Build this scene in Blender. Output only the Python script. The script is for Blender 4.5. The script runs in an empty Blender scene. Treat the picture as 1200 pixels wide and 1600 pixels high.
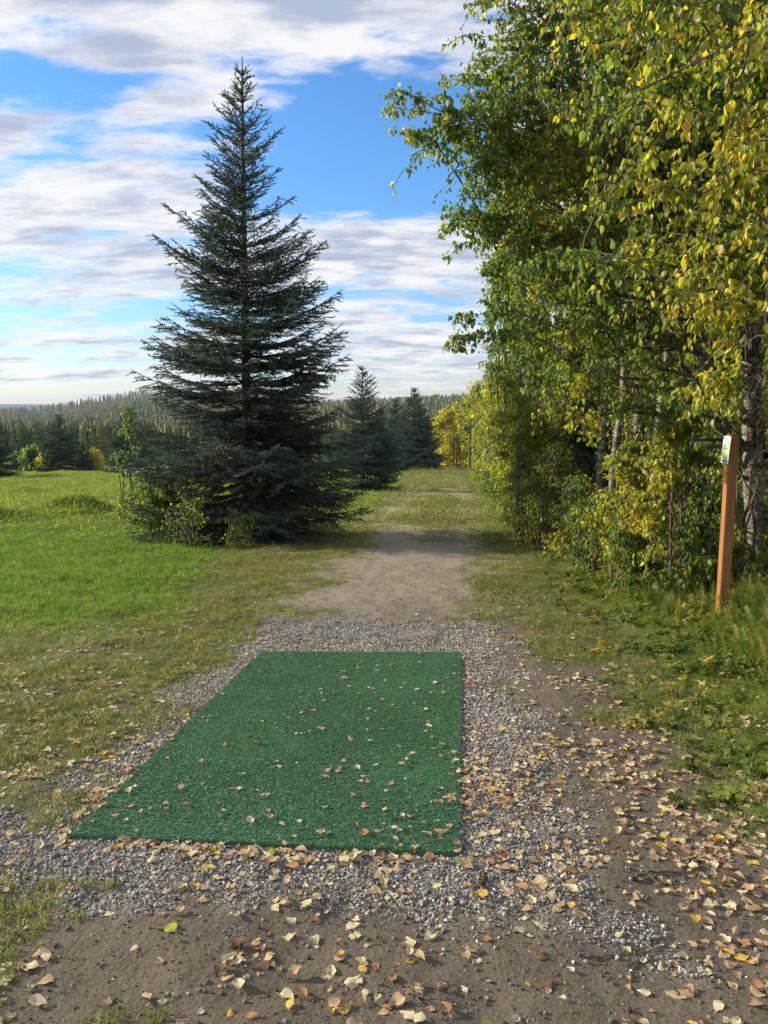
import bpy, math, random
import numpy as np

# ------------------------------------------------------------------ camera, sky, sun, exposure
SC = bpy.context.scene
ROOT = SC.collection
H, PITCH, FPX, SLOPE = 1.6, math.radians(8.06), 1200.0, 0.07
cd = bpy.data.cameras.new('camera'); cam = bpy.data.objects.new('camera', cd); ROOT.objects.link(cam)
cam.location = (0, 0, H); cam.rotation_euler = (math.radians(90) - PITCH, 0, 0)
cd.sensor_fit = 'VERTICAL'; cd.sensor_height = 24.0; cd.lens = 24.0 * FPX / 1600.0
cd.clip_start = 0.05; cd.clip_end = 20000
SC.camera = cam
SC.view_settings.view_transform = 'Standard'; SC.view_settings.look = 'None'
SC.view_settings.gamma = 1.0; SC.view_settings.use_curve_mapping = False
SC.view_settings.exposure = 0.94
SUN_EL, SUN_AZ = math.radians(21), math.radians(-74)      # azimuth from +Y, clockwise positive: the sun stands to the left
sun_dir = (math.sin(SUN_AZ) * math.cos(SUN_EL), math.cos(SUN_AZ) * math.cos(SUN_EL), math.sin(SUN_EL))
ld = bpy.data.lights.new('sun', 'SUN'); ld.energy = 3.7; ld.angle = math.radians(1.6); ld.color = (1.0, 0.89, 0.72)
sun = bpy.data.objects.new('sun', ld); ROOT.objects.link(sun)
from mathutils import Vector, Matrix
sun.rotation_euler = Vector(sun_dir).to_track_quat('Z', 'Y').to_euler()
try:
    SC.cycles.use_denoising = True
    SC.cycles.max_bounces = 6; SC.cycles.diffuse_bounces = 3; SC.cycles.transmission_bounces = 4
    SC.cycles.transparent_max_bounces = 6; SC.cycles.volume_bounces = 0; SC.cycles.glossy_bounces = 2
    SC.cycles.sample_clamp_indirect = 6.0
except Exception:
    pass


def N(nt, kind, **kw):
    n = nt.nodes.new(kind)
    for k, v in kw.items():
        if k.startswith('i_'):
            n.inputs[int(k[2:])].default_value = v
        else:
            setattr(n, k, v)
    return n


def L(nt, a, b):
    nt.links.new(a, b)


def math_node(nt, op, a, b=None, c=None, clamp=False):
    n = nt.nodes.new('ShaderNodeMath'); n.operation = op; n.use_clamp = clamp
    for i, v in enumerate((a, b, c)):
        if v is None: continue
        if isinstance(v, (int, float)): n.inputs[i].default_value = v
        else: nt.links.new(v, n.inputs[i])
    return n.outputs[0]


def ramp(nt, fac, stops, interp='LINEAR'):
    n = nt.nodes.new('ShaderNodeValToRGB'); n.color_ramp.interpolation = interp
    e = n.color_ramp.elements
    while len(e) < len(stops): e.new(0.5)
    for el, (p, c) in zip(e, stops):
        el.position = p; el.color = (*c, 1) if len(c) == 3 else c
    if fac is not None: nt.links.new(fac, n.inputs[0])
    return n.outputs[0]


def mixc(nt, fac, a, b, blend='MIX'):
    n = nt.nodes.new('ShaderNodeMix'); n.data_type = 'RGBA'; n.blend_type = blend
    for sock, v in ((n.inputs[0], fac), (n.inputs[6], a), (n.inputs[7], b)):
        if isinstance(v, (int, float)): sock.default_value = v
        elif isinstance(v, tuple): sock.default_value = (*v, 1)
        else: nt.links.new(v, sock)
    return n.outputs[2]


W = bpy.data.worlds.new('World'); SC.world = W; W.use_nodes = True
nt = W.node_tree; nt.nodes.clear()
wo = N(nt, 'ShaderNodeOutputWorld'); bg = N(nt, 'ShaderNodeBackground'); bg.inputs[1].default_value = 0.115
L(nt, bg.outputs[0], wo.inputs[0])
sky = N(nt, 'ShaderNodeTexSky'); sky.sky_type = 'NISHITA'; sky.sun_disc = False
sky.sun_elevation = SUN_EL; sky.sun_rotation = SUN_AZ; sky.air_density = 1.0; sky.dust_density = 0.2; sky.ozone_density = 3.0
tc = N(nt, 'ShaderNodeTexCoord'); sx = N(nt, 'ShaderNodeSeparateXYZ'); L(nt, tc.outputs['Generated'], sx.inputs[0])
X, Y, Z = sx.outputs
zc = math_node(nt, 'MAXIMUM', Z, 0.0)
den = math_node(nt, 'ADD', zc, 0.20)
u = math_node(nt, 'DIVIDE', X, den); v = math_node(nt, 'DIVIDE', Y, den)
cv = N(nt, 'ShaderNodeCombineXYZ'); L(nt, u, cv.inputs[0]); L(nt, v, cv.inputs[1])


def wnoise(scale, detail, rough, sxx, syy, rot, off, dist=0.0):
    mp = N(nt, 'ShaderNodeMapping'); L(nt, cv.outputs[0], mp.inputs[0])
    mp.inputs[1].default_value = off; mp.inputs[2].default_value = (0, 0, rot); mp.inputs[3].default_value = (sxx, syy, 1)
    n = N(nt, 'ShaderNodeTexNoise'); L(nt, mp.outputs[0], n.inputs['Vector'])
    n.inputs['Scale'].default_value = scale; n.inputs['Detail'].default_value = detail
    n.inputs['Roughness'].default_value = rough; n.inputs['Distortion'].default_value = dist
    return n.outputs[0]


big = wnoise(1.3, 3, 0.5, 0.8, 1.0, 0.3, (3.1, 1.7, 0))
mid = wnoise(3.3, 7, 0.60, 0.62, 1.15, -0.30, (0.6, 4.4, 2), 0.25)
fine = wnoise(10.0, 5, 0.62, 0.60, 1.2, -0.30, (1.6, 9.4, 3), 0.2)


def blob(az, el, raz, rel):
    """soft mask round a sky direction (azimuth = x/y, elevation = z/y as tangents)"""
    ym = math_node(nt, 'MAXIMUM', Y, 0.05)
    a = math_node(nt, 'DIVIDE', math_node(nt, 'SUBTRACT', math_node(nt, 'DIVIDE', X, ym), az), raz)
    e = math_node(nt, 'DIVIDE', math_node(nt, 'SUBTRACT', math_node(nt, 'DIVIDE', Z, ym), el), rel)
    d = math_node(nt, 'ADD', math_node(nt, 'MULTIPLY', a, a), math_node(nt, 'MULTIPLY', e, e))
    return math_node(nt, 'EXPONENT', math_node(nt, 'MULTIPLY', d, -1.0))


cover = math_node(nt, 'ADD', math_node(nt, 'MULTIPLY', big, 0.30), math_node(nt, 'MULTIPLY', mid, 0.75))
cover = math_node(nt, 'ADD', cover, math_node(nt, 'MULTIPLY', fine, 0.42))
holes = [(-0.02, 0.315, 0.15, 0.070, 0.30), (-0.17, 0.27, 0.14, 0.05, 0.15), (0.06, 0.30, 0.11, 0.11, 0.22), (-0.17, 0.56, 0.05, 0.05, 0.10), (-0.42, 0.39, 0.16, 0.015, 0.12),
         (-0.35, 0.115, 0.3, 0.018, 0.14), (-0.45, 0.02, 0.4, 0.02, 0.12), (0.9, 0.5, 0.4, 0.3, 0.2)]
for az, el, ra, re_, k in holes:
    cover = math_node(nt, 'SUBTRACT', cover, math_node(nt, 'MULTIPLY', blob(az, el, ra, re_), k))
for az, el, ra, re_, k in [(-0.09, 0.49, 0.05, 0.04, 0.26), (-0.105, 0.445, 0.02, 0.015, 0.16), (-0.06, 0.455, 0.03, 0.012, 0.12), (-0.35, 0.52, 0.25, 0.07, 0.16), (0.05, 0.56, 0.10, 0.09, 0.2),
                           (0.03, 0.195, 0.16, 0.035, 0.26), (-0.4, 0.66, 0.4, 0.08, 0.12)]:
    cover = math_node(nt, 'ADD', cover, math_node(nt, 'MULTIPLY', blob(az, el, ra, re_), k))
mask = N(nt, 'ShaderNodeMapRange', interpolation_type='SMOOTHSTEP')
L(nt, cover, mask.inputs[0]); mask.inputs[1].default_value = 0.595; mask.inputs[2].default_value = 0.785
thick = N(nt, 'ShaderNodeMapRange', interpolation_type='SMOOTHSTEP')
sh = wnoise(5.0, 6, 0.6, 0.6, 1.3, -0.30, (5.6, 7.4, 5), 0.2)
tk = math_node(nt, 'ADD', math_node(nt, 'MULTIPLY', cover, 0.50), math_node(nt, 'MULTIPLY', sh, 0.65))
L(nt, tk, thick.inputs[0]); thick.inputs[1].default_value = 0.63; thick.inputs[2].default_value = 0.83
ccol = mixc(nt, thick.outputs[0], (4.6, 4.5, 4.45), (2.15, 2.45, 3.1))
skyc = mixc(nt, 1.0, sky.outputs[0], ramp(nt, Z, [(0.0, (0.60, 0.62, 0.78)), (0.10, (0.60, 0.72, 0.88)), (0.28, (0.50, 0.79, 1.03))]), 'MULTIPLY')
fin = mixc(nt, math_node(nt, 'MULTIPLY', mask.outputs[0], 0.93), skyc, ccol)
L(nt, fin, bg.inputs[0])

# ------------------------------------------------------------------ helpers
rng = np.random.default_rng(11)
random.seed(5)
CP, SP = math.cos(PITCH), math.sin(PITCH)


def at(px, py, Yd):
    """world point seen at photo pixel (px,py) at ground distance Yd"""
    x = (px - 600) / FPX; w = (800 - py) / FPX
    dx, dy, dz = x, CP + w * SP, -SP + w * CP
    t = Yd / dy
    return np.array([dx * t, Yd, H + dz * t])


def project(P):
    P = np.atleast_2d(P)
    d = P - np.array([0, 0, H])
    zc_ = d[:, 1] * CP - d[:, 2] * SP
    yc = d[:, 1] * SP + d[:, 2] * CP
    zc_ = np.where(zc_ < 1e-3, 1e-3, zc_)
    return 600 + FPX * d[:, 0] / zc_, 800 - FPX * yc / zc_, zc_


def _h(ix, iy, seed):
    n = (ix.astype(np.int64) * 374761393 + iy.astype(np.int64) * 668265263 + seed * 974711) & 0x7fffffff
    n = ((n ^ (n >> 13)) * 1274126177) & 0x7fffffff
    return ((n ^ (n >> 16)) & 0xffff) / 65535.0


def vnoise(x, y, seed=0):
    x = np.asarray(x, float); y = np.asarray(y, float)
    ix = np.floor(x); iy = np.floor(y); fx = x - ix; fy = y - iy
    fx = fx * fx * (3 - 2 * fx); fy = fy * fy * (3 - 2 * fy)
    a = _h(ix, iy, seed); b = _h(ix + 1, iy, seed); c = _h(ix, iy + 1, seed); d = _h(ix + 1, iy + 1, seed)
    return (a * (1 - fx) + b * fx) * (1 - fy) + (c * (1 - fx) + d * fx) * fy


def fbm(x, y, seed=0, oct_=4):
    s = 0; a = 0.5; t = 0
    for o in range(oct_):
        s = s + a * vnoise(np.asarray(x) * 2 ** o, np.asarray(y) * 2 ** o, seed + o); t += a; a *= 0.5
    return s / t


def sstep(a, b, x):
    t = np.clip((x - a) / (b - a), 0, 1)
    return t * t * (3 - 2 * t)


def plane_at(px, py):
    """ground point of the sloping lawn seen at a pixel"""
    w = (800 - py) / FPX
    dx, dy, dz = (np.asarray(px) - 600) / FPX, CP + w * SP, -SP + w * CP
    t = H / (-dz - SLOPE * dy)
    return dx * t, dy * t


# the tee mat's four corners on the lawn
MAT = [np.array(plane_at(*p)) for p in ((110, 1310), (718, 1339), (720, 1022), (408, 1022))]


def quad_dist(x, y, q=None):
    """signed distance to the mat's edges: negative inside"""
    q = q or MAT
    d = np.full(np.shape(x), -1e9)
    for i in range(4):
        a, b = q[i], q[(i + 1) % 4]
        e = b - a; n = np.array([e[1], -e[0]]) / np.hypot(*e)
        d = np.maximum(d, (x - a[0]) * n[0] + (y - a[1]) * n[1])
    return d


def bank_x(y):
    return 1.55 + 0.085 * y


def gz(x, y):
    x = np.asarray(x, float); y = np.asarray(y, float)
    z = -SLOPE * y
    far = np.maximum(y - 100, 0)
    # beyond the crest the lawn falls to the valley, then the wooded hill climbs
    drop = 13.0 * sstep(0, 130, far)
    zf = -7.0 - drop - 0.0 * far
    hill = (-5.0 + 17.5 * sstep(-.44, -.30, x / np.maximum(y, 1))) * sstep(260, 900, y)
    ridge_r = 9.5 * sstep(-120, 160, x) * sstep(250, 620, y)
    hump = 26 * np.exp(-((x + 480) / 230) ** 2 - ((y - 1650) / 400) ** 2) * sstep(1000, 1500, y)
    z = np.where(y > 100, zf + hill + ridge_r + hump, z)
    # left field also falls to the tree line
    nearw = 1 - sstep(90, 140, y)
    # swells and hummocks of the meadow
    mw = sstep(9, 22, y) * sstep(0.5, -4, x - 0.02 * y) * nearw
    z = z + mw * (0.9 * (fbm(x * 0.13, y * 0.20, 3, 3) - 0.5) + 0.42 * (fbm(x * 0.55, y * 0.42, 8, 3) - 0.5))
    z = z + 0.42 * np.exp(-((x + 8.2) / 0.95) ** 2 - ((y - 20.5) / 0.8) ** 2)
    z = z + 0.45 * np.exp(-((x + 11.0) / 1.6) ** 2 - ((y - 19.0) / 0.9) ** 2)
    # wooded bank on the right
    bx = bank_x(y)
    z = z + nearw * (0.38 * sstep(0, 2.2, x - bx) + 0.25 * sstep(2, 7, x - bx))
    # unevenness
    md = quad_dist(x, y)
    k = sstep(0.02, 0.35, md) * nearw
    z = z + k * (0.075 * (fbm(x * 1.6, y * 1.6, 21, 4) - 0.5) + 0.026 * (fbm(x * 7, y * 7, 31, 3) - 0.5))
    z = z + k * (1 - sstep(5, 9, y)) * 0.010 * (fbm(x * 26, y * 26, 41, 3) - 0.5)
    return z


def zones(x, y):
    """gravel, dirt, lush cover (0..1 each) on the lawn"""
    x = np.asarray(x, float); y = np.asarray(y, float)
    n1 = fbm(x * 2.2, y * 2.2, 51, 4) - 0.5; n2 = fbm(x * 0.7, y * 0.7, 61, 3) - 0.5; n3 = fbm(x * 6, y * 6, 71, 3) - 0.5
    (ax, ay), (bx_, by), (cx, cy), (dx_, dy_) = MAT
    # gravel: the bed round the mat, wider to the right and the front, a strip beyond the far end
    G = [np.array([ax - 0.22, ay - 0.26]), np.array([bx_ + 0.42, by - 0.46]), np.array([cx + 0.42, cy + 1.1]), np.array([dx_ - 0.10, dy_ + 1.25])]
    g = sstep(0.22, -0.22, quad_dist(x, y, G) + 0.45 * n1 + 0.55 * n3)
    G2 = [np.array([ax - 0.62, ay - 0.30]), np.array([bx_ + 0.4, by - 0.46]), np.array([bx_ + .3, by + .5]), np.array([ax - .45, ay + 0.22])]
    g = np.maximum(g, sstep(0.18, -0.18, quad_dist(x, y, G2) + 0.3 * n1 + 0.55 * n3))
    pc = -0.75 + 0.095 * y                       # the track's centre line
    pw = 0.78 + 0.022 * np.minimum(y, 80)
    side = np.abs(x - pc) - pw
    dpath = sstep(0.35, -0.35, side + 1.0 * n2 + 0.7 * n1 + 0.35 * n3) * sstep(19.5, 15.6, y + 4.0 * n1 + 2 * n2) * sstep(6.3, 7.2, y + n1)
    # soil in front of and to the right of the mat
    right = sstep(0.10, -0.25, x - (1.62 - 0.05 * (y - 3)) + 0.9 * n1 + 0.4 * n3) * sstep(-0.1, 0.25, x - (bx_ + 0.12 * (y - by)))
    right = right * sstep(8.4, 6.6, y + n1)
    front = sstep(3.05, 2.75, y - 0.12 * x + 0.35 * n1 + 0.2 * n3) * sstep(-1.55, -1.0, x + 0.8 * n1)
    d = np.clip(np.maximum(np.maximum(dpath, right), front), 0, 1)
    wear = 0.92 * sstep(0.8, -0.2, np.abs(x - pc) - pw - 0.1 + 1.2 * n2 + .5 * n1) * sstep(9, 14, y)
    lush = sstep(0.0, 2.0, (-1.6 - 0.02 * (y - 7)) - x + 1.6 * n2 + 0.9 * n1) * sstep(6.2, 9.6, y + 0.12 * (-x) + 1.5 * n2 + .8 * n1)
    lush = np.maximum(lush, sstep(13.0, 18.0, y) * sstep(0.0, 1.6, np.abs(x - pc) - pw - 0.3 + 1.4 * n2))
    rb = sstep(-0.15, 0.45, x - bank_x(y) + 0.7 * n1)
    lush = np.maximum(lush, rb)
    d = d * (1 - rb * 0.9); g = g * (1 - 0.0 * rb)
    return g, np.clip(d, 0, 1), lush, wear


def mesh_obj(name, V, faces, mat=None, parent=None, cols=None, smooth=False, attrs=None):
    """faces: list of int arrays (n,3) or (n,4)"""
    me = bpy.data.meshes.new(name)
    V = np.asarray(V, np.float32)
    me.vertices.add(len(V)); me.vertices.foreach_set('co', V.ravel())
    faces = [np.asarray(f, np.int32) for f in faces if len(f)]
    loops = np.concatenate([f.ravel() for f in faces]); tot = np.concatenate([np.full(len(f), f.shape[1], np.int32) for f in faces])
    start = np.concatenate([[0], np.cumsum(tot)[:-1]]).astype(np.int32)
    me.loops.add(len(loops)); me.loops.foreach_set('vertex_index', loops)
    me.polygons.add(len(tot)); me.polygons.foreach_set('loop_start', start); me.polygons.foreach_set('loop_total', tot)
    me.polygons.foreach_set('use_smooth', np.full(len(tot), smooth))
    if cols is not None:
        a = me.attributes.new('Col', 'FLOAT_COLOR', 'POINT')
        c = np.ones((len(V), 4), np.float32); c[:, :3] = cols
        a.data.foreach_set('color', c.ravel())
    for k, arr in (attrs or {}).items():
        a = me.attributes.new(k, 'FLOAT', 'POINT'); a.data.foreach_set('value', np.asarray(arr, np.float32))
    me.update(calc_edges=True)
    if mat: me.materials.append(mat)
    return link(name, me, parent)


def link(name, data, parent=None, loc=None):
    o = bpy.data.objects.new(name, data); ROOT.objects.link(o)
    if loc is not None: o.location = loc
    if parent is not None: o.parent = parent
    return o


def thing(name, label, cat, loc=(0, 0, 0), rz=0.0, group=None):
    o = bpy.data.objects.new(name, None); ROOT.objects.link(o); o.empty_display_size = 0.1
    o.location = loc; o.rotation_euler = (0, 0, rz)
    return tag(o, label, cat, group)


def tag(o, label=None, cat=None, group=None, kind=None):
    if label: o['label'] = label
    if cat: o['category'] = cat
    if group: o['group'] = group
    if kind: o['kind'] = kind
    return o


class MB:
    def __init__(s):
        s.V = []; s.F3 = []; s.F4 = []; s.C = []; s.n = 0

    def add(s, V, F, col=None):
        V = np.asarray(V, float); F = np.asarray(F)
        (s.F3 if F.shape[1] == 3 else s.F4).append(F + s.n)
        s.V.append(V); s.n += len(V)
        c = np.zeros((len(V), 3)); c[:] = 0.5 if col is None else col
        s.C.append(c)

    def tube(s, P, R, sides=6, col=None, cap=True):
        P = np.asarray(P, float); n = len(P); R = np.full(n, R) if np.isscalar(R) else np.asarray(R)
        T = np.gradient(P, axis=0); T /= np.linalg.norm(T, axis=1)[:, None] + 1e-9
        ref = np.array([0, 0, 1.0]) if abs(T[0][2]) < 0.9 else np.array([1.0, 0, 0])
        A = np.cross(T, ref); A /= np.linalg.norm(A, axis=1)[:, None] + 1e-9; B = np.cross(T, A)
        th = np.arange(sides) * 2 * np.pi / sides
        ring = P[:, None] + R[:, None, None] * (np.cos(th)[None, :, None] * A[:, None] + np.sin(th)[None, :, None] * B[:, None])
        i = np.arange(n - 1)[:, None] * sides; j = np.arange(sides)[None]; k = (j + 1) % sides
        F = np.stack([i + j, i + k, i + sides + k, i + sides + j], -1).reshape(-1, 4)
        s.add(ring.reshape(-1, 3), F, col)
        if cap:
            s.add(ring[-1], np.array([[0, q, q + 1] for q in range(1, sides - 1)]), col)

    def box(s, c, size, R=None, col=None, bev=0.0):
        x, y, z = [q / 2 for q in size]
        V = np.array([[a * x, b * y, d * z] for d in (-1, 1) for a, b in ((-1, -1), (1, -1), (1, 1), (-1, 1))])
        if R is not None: V = V @ np.array(R).T
        F = np.array([[3, 2, 1, 0], [4, 5, 6, 7], [0, 1, 5, 4], [1, 2, 6, 5], [2, 3, 7, 6], [3, 0, 4, 7]])
        s.add(V + np.array(c), F, col)

    def build(s, name, mat, parent=None, smooth=False):
        V = np.concatenate(s.V); C = np.concatenate(s.C)
        fs = []
        if s.F3: fs.append(np.concatenate(s.F3))
        if s.F4: fs.append(np.concatenate(s.F4))
        return mesh_obj(name, V, fs, mat, parent, C, smooth)


def scatter(name, P, R, S, sources, label=None, parent=None, kind='stuff', idx=None):
    """one object that instances the source meshes on its points (for what nobody could count)"""
    P = np.asarray(P, np.float32); n = len(P)
    me = bpy.data.meshes.new(name); me.vertices.add(n); me.vertices.foreach_set('co', P.ravel())
    a = me.attributes.new('rot', 'FLOAT_VECTOR', 'POINT'); a.data.foreach_set('vector', np.asarray(R, np.float32).ravel())
    S = np.asarray(S, np.float32)
    if S.ndim == 1: S = np.repeat(S[:, None], 3, 1)
    a = me.attributes.new('scl', 'FLOAT_VECTOR', 'POINT'); a.data.foreach_set('vector', S.ravel())
    a = me.attributes.new('idx', 'INT', 'POINT')
    a.data.foreach_set('value', (rng.integers(0, len(sources), n) if idx is None else idx).astype(np.int32))
    o = link(name, me, parent)
    col = bpy.data.collections.new(name + '_sources')
    for k, s in enumerate(sources):
        so = bpy.data.objects.new('%s_source_%02d' % (name, k), s); col.objects.link(so)
    g = bpy.data.node_groups.new(name + '_nodes', 'GeometryNodeTree')
    g.interface.new_socket('Geometry', in_out='INPUT', socket_type='NodeSocketGeometry')
    g.interface.new_socket('Geometry', in_out='OUTPUT', socket_type='NodeSocketGeometry')
    gi = g.nodes.new('NodeGroupInput'); go = g.nodes.new('NodeGroupOutput')
    ip = g.nodes.new('GeometryNodeInstanceOnPoints'); ci = g.nodes.new('GeometryNodeCollectionInfo')
    ci.inputs[0].default_value = col; ci.inputs[1].default_value = True; ci.inputs[2].default_value = True
    def na(nm, t):
        q = g.nodes.new('GeometryNodeInputNamedAttribute'); q.data_type = t; q.inputs[0].default_value = nm; return q.outputs[0]
    g.links.new(gi.outputs[0], ip.inputs['Points']); g.links.new(ci.outputs[0], ip.inputs['Instance'])
    ip.inputs['Pick Instance'].default_value = True
    g.links.new(na('idx', 'INT'), ip.inputs['Instance Index']); g.links.new(na('rot', 'FLOAT_VECTOR'), ip.inputs['Rotation'])
    g.links.new(na('scl', 'FLOAT_VECTOR'), ip.inputs['Scale']); g.links.new(ip.outputs[0], go.inputs[0])
    md = o.modifiers.new('scatter', 'NODES'); md.node_group = g
    tag(o, label, None, None, kind)
    return o


def src_mesh(mb_or, mat, smooth=False, name='source'):
    o = mb_or.build(name, mat, None, smooth); me = o.data; bpy.data.objects.remove(o); return me


# ------------------------------------------------------------------ materials
def new_mat(name):
    m = bpy.data.materials.new(name); m.use_nodes = True; t = m.node_tree
    return m, t, t.nodes['Principled BSDF']


def foliage_mat(name, use_col=True, stops=None, rough=0.5, trans=0.45, spec=0.35, tint=1.0, var=0.25, ttint=(1.0, 1.0, 0.5)):
    m, t, b = new_mat(name)
    if use_col:
        a = N(t, 'ShaderNodeAttribute', attribute_name='Col'); c = a.outputs['Color']
    else:
        oi = N(t, 'ShaderNodeObjectInfo'); c = ramp(t, oi.outputs['Random'], stops)
    if var:
        gco = N(t, 'ShaderNodeNewGeometry')
        ns = N(t, 'ShaderNodeTexNoise'); L(t, gco.outputs['Position'], ns.inputs['Vector']); ns.inputs['Scale'].default_value = 1.3; ns.inputs['Detail'].default_value = 3
        vv = math_node(t, 'MULTIPLY_ADD', ns.outputs[0], 2 * var, 1.0 - var)
        hv = N(t, 'ShaderNodeHueSaturation'); L(t, c, hv.inputs['Color']); L(t, vv, hv.inputs['Value']); c = hv.outputs[0]
    L(t, c, b.inputs['Base Color']); b.inputs['Roughness'].default_value = rough
    b.inputs['Specular IOR Level'].default_value = spec
    if trans:
        tr = N(t, 'ShaderNodeBsdfTranslucent')
        L(t, mixc(t, 1.0, c, tuple(1.9 * q for q in ttint), 'MULTIPLY'), tr.inputs[0])
        mx = N(t, 'ShaderNodeMixShader'); mx.inputs[0].default_value = trans
        L(t, b.outputs[0], mx.inputs[1]); L(t, tr.outputs[0], mx.inputs[2])
        L(t, mx.outputs[0], t.nodes['Material Output'].inputs[0])
    return m


def bark_mat(name, c1, c2, scale=6, pale=None):
    m, t, b = new_mat(name)
    tc_ = N(t, 'ShaderNodeTexCoord')
    mp = N(t, 'ShaderNodeMapping'); L(t, tc_.outputs['Object'], mp.inputs[0]); mp.inputs[3].default_value = (scale, scale, scale * (3.0 if pale else 0.35))
    n = N(t, 'ShaderNodeTexNoise'); L(t, mp.outputs[0], n.inputs['Vector']); n.inputs['Scale'].default_value = 2.2; n.inputs['Detail'].default_value = 6; n.inputs['Roughness'].default_value = 0.65
    c = ramp(t, n.outputs[0], [(0.36, c1), (0.52, c2), (0.70, pale or tuple(q * 1.35 for q in c2))])
    L(t, c, b.inputs['Base Color']); b.inputs['Roughness'].default_value = 0.85
    bp = N(t, 'ShaderNodeBump'); L(t, n.outputs[0], bp.inputs['Height']); bp.inputs['Strength'].default_value = 0.7; bp.inputs['Distance'].default_value = 0.02
    L(t, bp.outputs[0], b.inputs['Normal'])
    return m


M = {}
M['leaf'] = foliage_mat('leaf_green_yellow', trans=0.54, rough=0.42, spec=0.45, var=0.12)
M['needle'] = foliage_mat('spruce_needles', trans=0.10, rough=0.55, spec=0.35, var=0.22, ttint=(0.9, 1.0, 0.7))
M['far_needle'] = foliage_mat('far_spruce_needles', use_col=False, stops=[(0, (0.075, 0.12, 0.055)), (0.5, (0.14, 0.17, 0.07)), (0.85, (0.23, 0.23, 0.08)), (1, (0.36, 0.28, 0.08))], trans=0.12, rough=0.7, spec=0.2, var=0.2)
M['bark_birch'] = bark_mat('birch_bark', (0.07, 0.06, 0.045), (0.20, 0.175, 0.14), 3, (0.38, 0.345, 0.285))
M['bark_twig'] = bark_mat('twig_bark', (0.05, 0.035, 0.025), (0.13, 0.095, 0.065), 8)
M['bark_spruce'] = bark_mat('spruce_bark', (0.035, 0.026, 0.02), (0.085, 0.065, 0.05), 5)
M['fallen'] = foliage_mat('fallen_leaf', trans=0.12, rough=0.6, spec=0.3, var=0.0, ttint=(1, 0.9, 0.6))
M['grass'] = foliage_mat('grass_lush', use_col=False, stops=[(0, (0.070, 0.15, 0.018)), (0.55, (0.125, 0.225, 0.028)), (0.92, (0.20, 0.28, 0.045)), (1, (0.36, 0.32, 0.13))], trans=0.45, rough=0.5, spec=0.3, var=0.3)
M['grass_far'] = foliage_mat('grass_meadow', use_col=False, stops=[(0, (0.12, 0.19, 0.024)), (0.6, (0.19, 0.26, 0.035)), (1, (0.30, 0.31, 0.07))], trans=0.45, rough=0.5, spec=0.3, var=0.25)
M['grass_bank'] = foliage_mat('grass_bank', use_col=False, stops=[(0, (0.09, 0.15, 0.024)), (0.5, (0.17, 0.23, 0.038)), (0.82, (0.27, 0.28, 0.07)), (1, (0.50, 0.42, 0.20))], trans=0.45, rough=0.5, spec=0.3, var=0.3)
M['grass_worn'] = foliage_mat('grass_worn', use_col=False, stops=[(0, (0.085, 0.15, 0.028)), (0.45, (0.16, 0.19, 0.05)), (0.75, (0.27, 0.25, 0.11)), (1, (0.46, 0.38, 0.20))], trans=0.35, rough=0.6, spec=0.2, var=0.3)
M['turf'] = foliage_mat('artificial_turf', use_col=False, stops=[(0, (0.050, 0.145, 0.062)), (0.6, (0.080, 0.215, 0.098)), (0.93, (0.13, 0.29, 0.155)), (1, (0.42, 0.55, 0.42))], trans=0.10, rough=0.5, spec=0.4, var=0.30)


def stone_mat(name, stops, rough=0.75):
    m, t, b = new_mat(name)
    oi = N(t, 'ShaderNodeObjectInfo'); c = ramp(t, oi.outputs['Random'], stops)
    tc_ = N(t, 'ShaderNodeTexCoord'); n = N(t, 'ShaderNodeTexNoise'); L(t, tc_.outputs['Object'], n.inputs['Vector']); n.inputs['Scale'].default_value = 3.0; n.inputs['Detail'].default_value = 5
    c2 = mixc(t, 1.0, c, ramp(t, n.outputs[0], [(0.3, (0.65, 0.65, 0.65)), (0.7, (1.2, 1.2, 1.2))]), 'MULTIPLY')
    L(t, c2, b.inputs['Base Color']); b.inputs['Roughness'].default_value = rough
    return m


M['pebble'] = stone_mat('pebble_stone', [(0, (0.11, 0.10, 0.085)), (0.35, (0.235, 0.213, 0.18)), (0.65, (0.36, 0.325, 0.27)), (0.9, (0.50, 0.46, 0.39)), (1, (0.74, 0.71, 0.63))])
M['crumb'] = stone_mat('soil_crumb', [(0, (0.07, 0.055, 0.038)), (0.7, (0.15, 0.12, 0.085)), (1, (0.30, 0.28, 0.24))], 0.95)


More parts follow.
